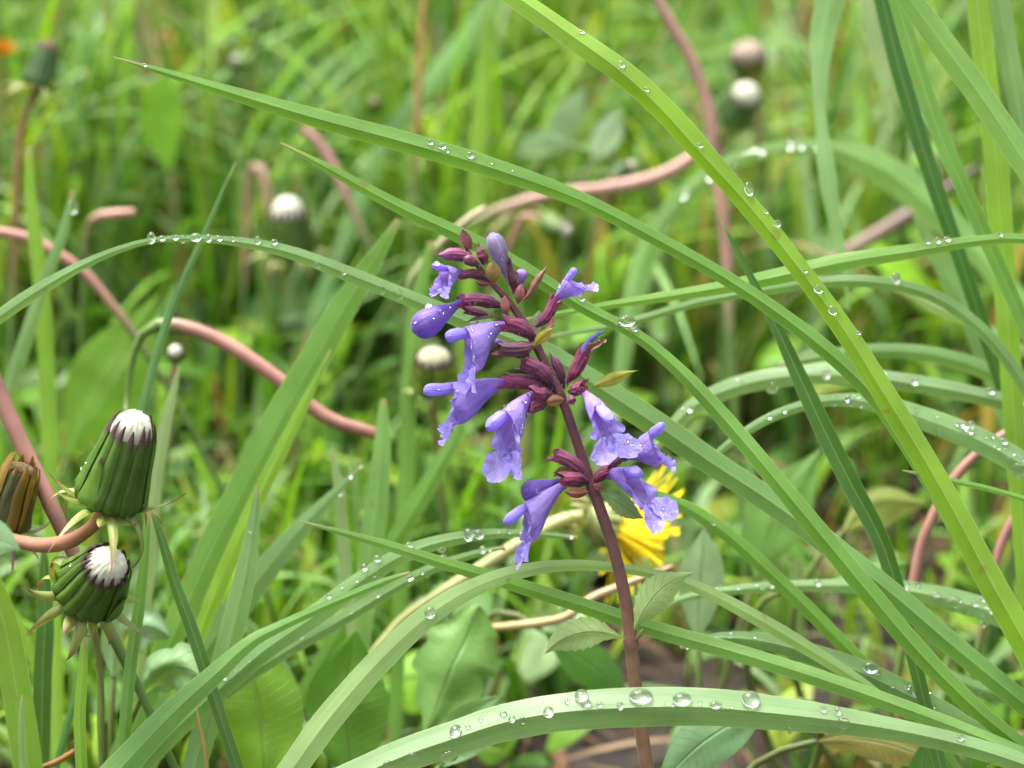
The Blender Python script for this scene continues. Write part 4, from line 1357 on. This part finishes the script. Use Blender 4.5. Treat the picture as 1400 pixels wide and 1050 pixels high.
        rows, ts, uvs = [], [], []
        N = 20
        for i in range(N + 5):
            k = max(0, i - N) / 4
            u = min(1.0, i / N)
            x0 = 0.645 * u
            top = 0.052 + 0.02 * math.sin(u * 3)
            bot = -0.058 - 0.42 * sm((u - 0.04) / 0.92)
            hwid = 0.052 + 0.125 * sm((u - 0.15) / 0.7)
            row, tr, ur = [], [], []
            for j in range(seg):
                th = 2 * math.pi * j / seg - math.pi / 2
                c_, s_ = math.cos(th), math.sin(th)
                y = hwid * c_ * (1 - 0.25 * max(0, -s_) * u)
                z = (top + bot) / 2 + (top - bot) / 2 * s_
                x = x0 + 0.05 * u ** 3 * s_
                wt = math.exp(-((abs(c_) - 0.62) / 0.3) ** 2) * (1 if s_ < 0.1 else 0) + (0.25 if s_ < -0.85 else 0)
                x += 0.075 * k * wt; y += math.copysign(0.125, c_) * k * wt * (0.7 + 0.4 * abs(nz(c_, s_, 1))); z -= 0.03 * k * wt
                d = 0.03 * nz(x, y * 2, z) * u + 0.02 * nz(x * 3, y * 4, z * 3) * u * u + 0.03 * k * wt * math.sin(th * 11 + seed)
                row.append(W(x, y + d, z + d))
                tr.append(lerp(base_t, mid_t, sm(u * 1.3) * (0.75 + 0.25 * s_)))
                ur.append((j / seg, u))
            rows.append(row); ts.append(tr); uvs.append(ur)
        mb = MB()
        mb.grid(rows, uvs, ts=ts, close=True)
        allm = MB(); allm.v = list(mb.v); allm.f = list(mb.f)
        fl = mb.build('flower', M_PETAL, root)
        # hood
        rows, ts = [], []
        for i in range(15):
            s = i / 14
            x = 0.46 + 0.56 * s
            r_ = 0.068 + 0.03 * sm((s - 0.1) / 0.6)
            if s > 0.8: r_ *= math.sqrt(max(0.0, 1 - ((s - 0.8) / 0.205) ** 2))
            row, tr = [], []
            for j in range(17):
                th = math.radians(-68 + 316 * j / 16)
                notch = 1 - 0.30 * math.exp(-((math.degrees(th) - 90) / 22) ** 2) * s
                y = r_ * math.cos(th) * 1.05; z = -0.005 - 0.035 * s + r_ * 0.92 * math.sin(th) * notch
                row.append(W(x + 0.02 * nz(y * 3, z * 3, 4) * s, y, z + 0.018 * nz(x, y, z) + 0.01 * nz(x * 3, y * 3, z * 3)))
                tr.append(lerp(mid_t, lobe_t, s))
            rows.append(row); ts.append(tr)
        mb = MB(); mb.grid(rows, ts=ts)
        off = len(allm.v); allm.v += mb.v; allm.f += [tuple(q + off for q in f) for f in mb.f]
        mb.build('hood', M_PETAL, fl)
        # lower lip: neck and two round lobes
        mb = MB(); rows = []
        for i in range(8):
            s = i / 7
            row = []
            for j in range(9):
                u = -1 + j / 4
                wd = 0.085 * (1 - 0.35 * math.sin(math.pi * s))
                row.append(W(0.585 + 0.135 * s + 0.045 * u * u * (1 - s) + 0.02 * abs(math.sin(u * 4)) + 0.05 * nz(u * 2, s * 3, 2), u * wd * (1 + 0.25 * math.sin(s * 14 + seed)), -0.43 - 0.12 * s + 0.05 * (u * u)))
            rows.append(row)
        mb.grid(rows, t=tuple(c * 0.72 for c in mid_t))
        for sd in (-1, 1):         # ear-like flaps either side of the throat
            rows, ts = [], []
            for i in range(11):
                s = i / 10
                ed = Vector((0.655 - 0.03 * s, sd * (0.150 - 0.05 * s), -0.10 - 0.36 * s))
                wdt = 0.015 + 0.19 * math.sin(math.pi * min(1.0, s ** 1.7 * 0.92 + 0.02)) ** 1.2
                row, tr = [], []
                for j in range(7):
                    t_ = j / 6
                    q_ = ed + Vector((0.62, sd * 0.72, -0.22)) * wdt * t_ + Vector((-0.35, sd * 0.25, 0)) * wdt * t_ * t_ * 0.7
                    q_ += Vector((0.04, 0, 0.02)) * nz(s * 3, t_ * 2, sd + 4) * t_ + Vector((0.028, sd * -0.012, 0)) * math.sin(s * 15 + seed) * t_ * t_
                    row.append(W(q_.x, q_.y, q_.z)); tr.append(lerp(mid_t, lobe_t, 0.3 + 0.7 * t_))
                rows.append(row); ts.append(tr)
            mb.grid(rows, ts=ts)
        for sd, ls in ((-1, lobes[0]), (1, lobes[1])):
            c0 = Vector((0.70, sd * 0.095, -0.50))
            a2 = Vector((0.12, sd * 0.21, -0.27)).normalized()
            a1 = Vector((0.10, sd * 0.9, 0.28)).normalized()
            nn = Vector((0.9, sd * -0.25, 0.35)).normalized()
            rows, ts = [], []
            for i in range(7):
                q = i / 6
                row, tr = [], []
                for j in range(24):
                    a = 2 * math.pi * j / 24
                    rad_ = 0.172 * ls * q * (1 + 0.03 * math.sin(a * 8 + seed + sd) * q * q + 0.015 * math.sin(a * 15 + seed * 2) * q * q + 0.16 * nz(math.cos(a), math.sin(a), sd * 3))
                    u, v = rad_ * math.cos(a) * 1.06, 0.125 * ls + rad_ * math.sin(a) * 1.05
                    hgt = 0.05 * q * q * math.cos(2 * a + sd) + 0.055 * q * q - 0.02 + 0.032 * q ** 3 * math.sin(a * 7 + seed) + 0.012 * q ** 3 * math.sin(a * 13 + seed * 3)
                    pt = c0 + a1 * u + a2 * v + nn * hgt
                    row.append(W(pt.x, pt.y, pt.z))
                    tr.append(tuple(c_ * (1 + 0.18 * q ** 4) for c_ in lerp(mid_t, lobe_t, min(1, q + 0.3))))
                rows.append(row); ts.append(tr)
            mb.grid(rows, ts=ts, close=True)
        off = len(allm.v); allm.v += mb.v; allm.f += [tuple(q + off for q in f) for f in mb.f]
        mb.build('lower_lip', M_PETAL, fl)
        if stigma:
            s0, s1 = W(0.93, 0, -0.07), W(0.955, 0, -0.15)
            mb = MB()
            tube_mesh(mb, [s0, s1], [0.00007, 0.00006], 5, (0.25, 0.2, 0.4))
            for dx in (-0.06, 0.05):
                tube_mesh(mb, [s1, s1 + ex * dx - ez * 0.05], [0.00006, 0.00003], 5, (0.35, 0.3, 0.5))
            mb.build('stigma', M_PETAL, fl)
        if drops: drops_on(fl, allm, drops, prefer_up=False, squash=0.75)
        return fl

    def bud(base, tip, wd, seed, tone=1.0, drops=(), tint=(0.29, 0.19, 0.60)):
        b, t_ = Q(*base), Q(*tip)
        L = (t_ - b).length
        A, X, Y = orient(t_ - b, 0.5 * seed)
        rows, ts = [], []
        for i in range(21):
            s = i / 20
            k = 0.22 + 0.78 * sm(s / 0.72)
            if s > 0.76: k *= math.sqrt(max(0.0, 1 - ((s - 0.76) / 0.243) ** 2))
            row, tr = [], []
            for j in range(28):
                a = 2 * math.pi * j / 28
                cr = 1 - 0.10 * math.exp(-((a - 3.6) / 0.22) ** 2) * sm((s - .4) / .3) - 0.08 * math.exp(-((a - 1.2) / 0.25) ** 2) * sm((s - .3) / .3) - 0.08 * math.exp(-((a - 5.2) / 0.2) ** 2) * sm((s - .5) / .3)
                n_ = 1 + 0.05 * noise.noise(Vector((math.cos(a) * 2, math.sin(a) * 2, s * 3 + seed)))
                row.append(b + A * L * s + (X * math.cos(a) + Y * math.sin(a)) * wd * 0.5 * MPP * k * cr * n_)
                tr.append(tuple(c * tone * (0.9 + 0.5 * (1 - cr) * 5) for c in tint))
            rows.append(row); ts.append(tr)
        mb = MB(); mb.grid(rows, ts=ts, close=True)
        o = mb.build('flower_bud', M_PETAL, root)
        if drops: drops_on(o, mb, drops, prefer_up=False, squash=0.75)
        return o

    def bract(pts, tint, kind='oval', fold=0.15, nm='bract', m=None, wav=0.1, seed=0, cols=9, n=20):
        mb, _ = leaf_ribbon([(a, b_, d * MPP * 1000, w_, *r) for (a, b_, d, w_, *r) in pts], kind, tint, fold, wav, n=n, cols=cols, seed=seed)
        return mb.build(nm, m or M_CALYX, root)

    # ---- top of the spike
    calyx(root, (641,338,-2), (631,322,-6), 11, PINKC, closed=True, teeth=0.4, seed=1)
    bract([(632,314,-10,9),(638,330,-12,16),(645,342,-8,10)], (0.16,0.04,0.05), fold=-0.25)
    calyx(root, (661,362,-4), (655,336,-10), 13, PINKC, closed=True, teeth=0.3, seed=2)
    bract([(652,352,-14,6),(662,350,-14,10),(666,362,-10,6)], (0.15,0.03,0.05))
    b0 = calyx(root, (652,356,-6), (600,349,-26), 20, (0.24,0.04,0.11), (0.36,0.10,0.24), bend=(0,-4), closed=True, teeth=0.16, seed=3)
    calyx(root, (656,362,-8), (632,352,-22), 16, GREY, (0.26,0.07,0.13), closed=True, teeth=0.1, seed=4)
    f1 = corolla((634,374,-8), (593,361,-44), (602,406,-36), 1.15, seed=1, drops=[(597,361,4),(625,371,2),(588,385,2)], lobes=(1.1, 0.9))
    calyx(f1, (668,384,-4), (632,376,-10), 15, PUR, (0.27,0.07,0.13), bend=(0,-5), teeth=0.3, seed=5)
    bract([(674,357,-30,14),(674,366,-31,20),(675,378,-31,21),(677,388,-28,12)], (0.15,0.11,0.018), fold=0.12, nm='bract')
    bract([(650,385,-24,4),(660,388,-24,7),(672,388,-22,5)], (0.14,0.03,0.04))
    # withered grey-violet corolla and neighbours
    gb = bud((697,388,-6), (672,318,-16), 26, 9, 1.0, tint=(0.36,0.31,0.48), drops=[(683,338,4),(688,352,4),(680,346,2.5)])
    calyx(gb, (706,402,-2), (694,364,-8), 15, (0.11,0.02,0.03), (0.17,0.04,0.06), teeth=0.45, seed=6)
    b14 = bud((704,398,8), (716,368,4), 17, 10, 1.0, tint=(0.40,0.27,0.62))
    calyx(b14, (702,402,6), (708,376,6), 17, (0.30,0.12,0.24), (0.33,0.12,0.24), teeth=0.25, seed=7)
    bract([(749,363,0,5),(741,374,-2,10),(732,388,-3,11),(722,404,-3,8),(710,414,-2,5)], (0.17,0.08,0.05), 'lance', fold=0.4, nm='bract')
    bract([(713,388,-12,8),(711,398,-14,13),(709,408,-14,13),(708,416,-10,8)], (0.20,0.06,0.055), fold=0.2)
    bract([(716,391,6,8),(714,402,6,14),(712,412,6,10)], (0.15,0.03,0.045))
    # second tier, left
    f2 = bud((632,412,-12), (564,453,-26), 40, 3, drops=[(586,420,6),(603,427,4),(583,440,4),(614,419,3),(568,440,2.5),(592,434,2)], tint=(0.26,0.165,0.56))
    calyx(f2, (690,421,-6), (634,411,-14), 20, PUR, (0.28,0.05,0.14), bend=(0,-5), teeth=0.26, seed=8)
    calyx(root, (668,430,-16), (640,424,-24), 13, PUR, teeth=0.3, seed=21)
    bract([(691,404,-14,6),(690,414,-16,12),(692,424,-16,12),(694,430,-12,6)], (0.24,0.07,0.07))
    bract([(634,442,-6,3),(655,434,-6,7),(678,432,-4,6),(692,436,-2,4)], (0.20,0.18,0.11), 'lance', fold=0.3)
    # F3
    f3 = corolla((690,445,-10), (609,456,-34), (644,534,-38), 0.95, seed=3, drops=[(645,450,4),(677,443,3),(670,454,2.5),(668,461,2),(665,476,2),(651,441,4),(662,487,2)], lobes=(1.1, 1.15))
    calyx(f3, (736,466,-4), (692,443,-12), 25, PUR, (0.28,0.045,0.12), bend=(0,-5), teeth=0.3, seed=9)
    c = calyx(root, (734,470,-8), (684,476,-24), 22, (0.19,0.05,0.08), GREY, bend=(0,4), teeth=0.22, seed=10)
    bud((690,470,-26), (677,466,-30), 9, 12, tint=(0.25,0.15,0.42))
    bract([(669,484,-26,5),(682,484,-28,11),(696,478,-26,9),(706,474,-24,5)], (0.16,0.045,0.05))
    bract([(702,482,-14,5),(714,480,-16,10),(726,472,-14,10),(731,468,-12,5)], (0.20,0.10,0.12))
    bract([(703,488,-8,4),(716,487,-8,6),(724,478,-8,7),(728,470,-8,5)], (0.14,0.035,0.055))
    # F6
    f6 = corolla((757,414,2), (784,366,-10), (816,397,-8), 0.9, seed=6, drops=[(766,391,2.5),(776,404,1.5),(780,373,2.5)], stigma=True)
    calyx(f6, (732,447,0), (757,413,2), 17, PUR, (0.27,0.04,0.12), bend=(3,3), teeth=0.3, seed=11)
    bract([(757,439,-4,4),(754,447,-6,7),(747,454,-8,8),(742,460,-8,5)], (0.20,0.05,0.06), 'lance', fold=0.3)
    bract([(755,428,-2,4),(754,440,-4,7),(749,452,-6,8)], (0.22,0.06,0.07), 'lance', fold=0.3)
    bract([(757,448,-18,5),(749,455,-20,13),(738,464,-20,16),(729,474,-16,10)], (0.20,0.18,0.012), fold=0.12)
    bract([(738,424,12,6),(735,436,12,16),(733,450,12,18),(732,460,12,8)], (0.26,0.27,0.17), fold=0.1)
    # ---- third tier (the two big lilac flowers on the left)
    f4 = corolla((697,523,-4), (580,530,-10), (609,605,-16), 0.82, seed=4, drops=[(599,531,2.5),(611,535,2),(624,533,3),(619,567,2)], stigma=True, lobes=(0.75, 1.0))
    calyx(f4, (757,534,-4), (696,521,-8), 22, PUR, (0.29,0.05,0.13), bend=(0,-4), teeth=0.32, seed=12)
    calyx(root, (758,528,-10), (718,496,-14), 24, PUR, PINKC, bend=(3,-3), teeth=0.14, closed=False, up_tooth=0.6, seed=13)
    f5 = corolla((728,540,-18), (667,579,-70), (695,650,-48), 1.05, seed=5, lobes=(1.05, 1.25), drops=[(716,549,4),(722,540,3),(696,560,4),(679,566,2.5),(712,568,3),(714,582,4),(712,588,3.5),(722,567,4),(673,643,3),(700,645,2.5),(690,556,3)])
    calyx(f5, (754,538,-12), (728,538,-20), 25, PUR, (0.28,0.04,0.10), bend=(0,2), teeth=0.4, seed=14)
    calyx(root, (752,542,-8), (725,556,-16), 25, (0.22,0.05,0.09), (0.27,0.06,0.13), teeth=0.3, seed=15)
    bract([(772,546,-22,6),(762,547,-24,15),(752,549,-24,15),(744,549,-20,6)], (0.17,0.07,0.025), fold=0.15)
    calyx(root, (771,532,8), (753,486,8), 16, PUR, PINKC, bend=(3,-2), teeth=0.12, closed=True, seed=16)
    # F7, faded
    c7 = calyx(root, (774,523,-4), (797,485,-6), 20, (0.17,0.022,0.06), (0.25,0.035,0.09), bend=(2,2), teeth=0.36, seed=17)
    mb = MB()
    s7 = [Q(795,488,-6), Q(801,474,-7), Q(808,464,-8), Q(817,457,-8), Q(828,453,-8)]
    tube_mesh(mb, s7, [5 * MPP, 4.6 * MPP, 4.2 * MPP, 3.0 * MPP, 0.9 * MPP], 10, (0.17, 0.15, 0.42))
    mb.build('faded_petal', M_PETAL, root)
    mb = MB(); rows = []
    for i in range(10):
        s = i / 9
        cpt = Q(806 + 20 * s, 476 - 10 * s, -12)
        rows.append([cpt + (RIGHT * math.cos(a) + UP * math.sin(a) + FWD * math.sin(a * 2) * .5) * MPP * (4.5 - 1.5 * s) * (1 + 0.9 * noise.noise(Vector((math.cos(a) * 2, math.sin(a) * 2, s * 7)))) for a in [6.283 * j / 14 for j in range(14)]])
    mb.grid(rows, t=(0.26, 0.16, 0.08), close=True)
    mb.build('faded_petal', M_CALYX, root)
    bract([(790,500,4,4),(784,506,4,7),(778,520,4,7),(775,530,4,4)], (0.18,0.04,0.06), 'lance', fold=0.3)
    bract([(873,506,2,3),(856,511,0,12),(838,518,-2,18),(820,525,-3,15),(806,530,-2,7)], (0.21,0.22,0.015), 'lance', fold=0.18)
    # F8 and its calyx
    f8 = corolla((794,532,-16), (834,570,-72), (842,622,-62), 1.1, seed=8, lobes=(1.25, 1.2), drops=[(823,552,2),(817,560,1.5),(858,602,3),(862,607,1.5),(812,546,2),(826,558,2)])
    calyx(f8, (777,536,-10), (796,530,-20), 19, PUR, (0.30,0.05,0.12), teeth=0.5, seed=18)
    calyx(root, (778,540,-14), (784,552,-22), 14, GREY, (0.28,0.06,0.12), teeth=0.3, seed=19, closed=True)
    # ---- lowest tier
    f9 = corolla((852,628,18), (906,577,12), (920,644,10), 0.95, seed=9, drops=[(876,607,2.5)], tone=0.92)
    calyx(f9, (812,664,6), (852,622,16), 17, (0.22,0.06,0.09), GREY, bend=(-3,-3), teeth=0.3, seed=20)
    f10 = corolla((830,650,-14), (872,642,-52), (908,712,-40), 1.0, seed=10, lobes=(1.15, 1.2), drops=[(905,695,2.5),(915,700,1.5),(893,718,2)])
    calyx(f10, (810,662,-6), (834,644,-16), 18, (0.22,0.04,0.08), (0.28,0.04,0.10), bend=(-2,-3), teeth=0.35, seed=22)
    bract([(826,668,-14,4),(818,666,-16,9),(810,662,-16,9)], (0.20,0.05,0.06))
    f12 = bud((764,656,-6), (714,679,-18), 32, 4, drops=[(735,671,4),(720,669,2)], tint=(0.21,0.125,0.50))
    f11 = corolla((774,662,-14), (690,708,-42), (716,772,-44), 0.8, seed=11, drops=[(731,668,3),(738,680,2)], stigma=True, lobes=(0.8, 1.05))
    calyx(f11, (806,660,-6), (770,656,-14), 24, PUR, (0.32,0.05,0.12), bend=(0,-3), teeth=0.36, seed=23)
    calyx(root, (803,652,-4), (760,622,-8), 22, (0.20,0.04,0.10), (0.34,0.09,0.17), bend=(3,-3), teeth=0.16, seed=24)
    bract([(756,652,4,4),(766,645,4,12),(778,646,4,14),(790,652,4,6)], (0.20,0.24,0.03), fold=0.15)
    bract([(772,672,-22,6),(783,674,-24,13),(796,674,-24,13),(806,672,-18,6)], (0.16,0.05,0.028), fold=0.2)
    # leaves
    bract([(881,709,-10,6),(866,702,-12,22),(850,690,-13,27),(834,680,-12,20),(818,672,-8,8)], (0.19,0.29,0.12), 'serrate', 0.2, 'leaf', M_BROAD, seed=5, n=30)
    bract([(949,783,-6,6),(928,790,-8,26),(904,806,-10,46),(884,830,-10,44),(872,850,-8,24),(866,866,-5,9)], (0.27,0.38,0.15), 'serrate', 0.18, 'leaf', M_BROAD, seed=6, n=46, cols=13)
    bract([(745,894,-16,10),(760,880,-18,34),(786,868,-20,43),(814,864,-20,38),(838,868,-14,20),(857,874,-6,8)], (0.27,0.38,0.15), 'serrate', 0.18, 'leaf', M_BROAD, seed=7, n=46, cols=13)
    bract([(880,858,-8,5),(876,866,-10,8),(868,876,-8,7)], (0.17,0.16,0.06), 'lance', 0.3, 'leaf', M_BROAD, seed=8)
    h = hairs.build('hairs', M_STEM, root)
    tag(h, kind='stuff')
spike()
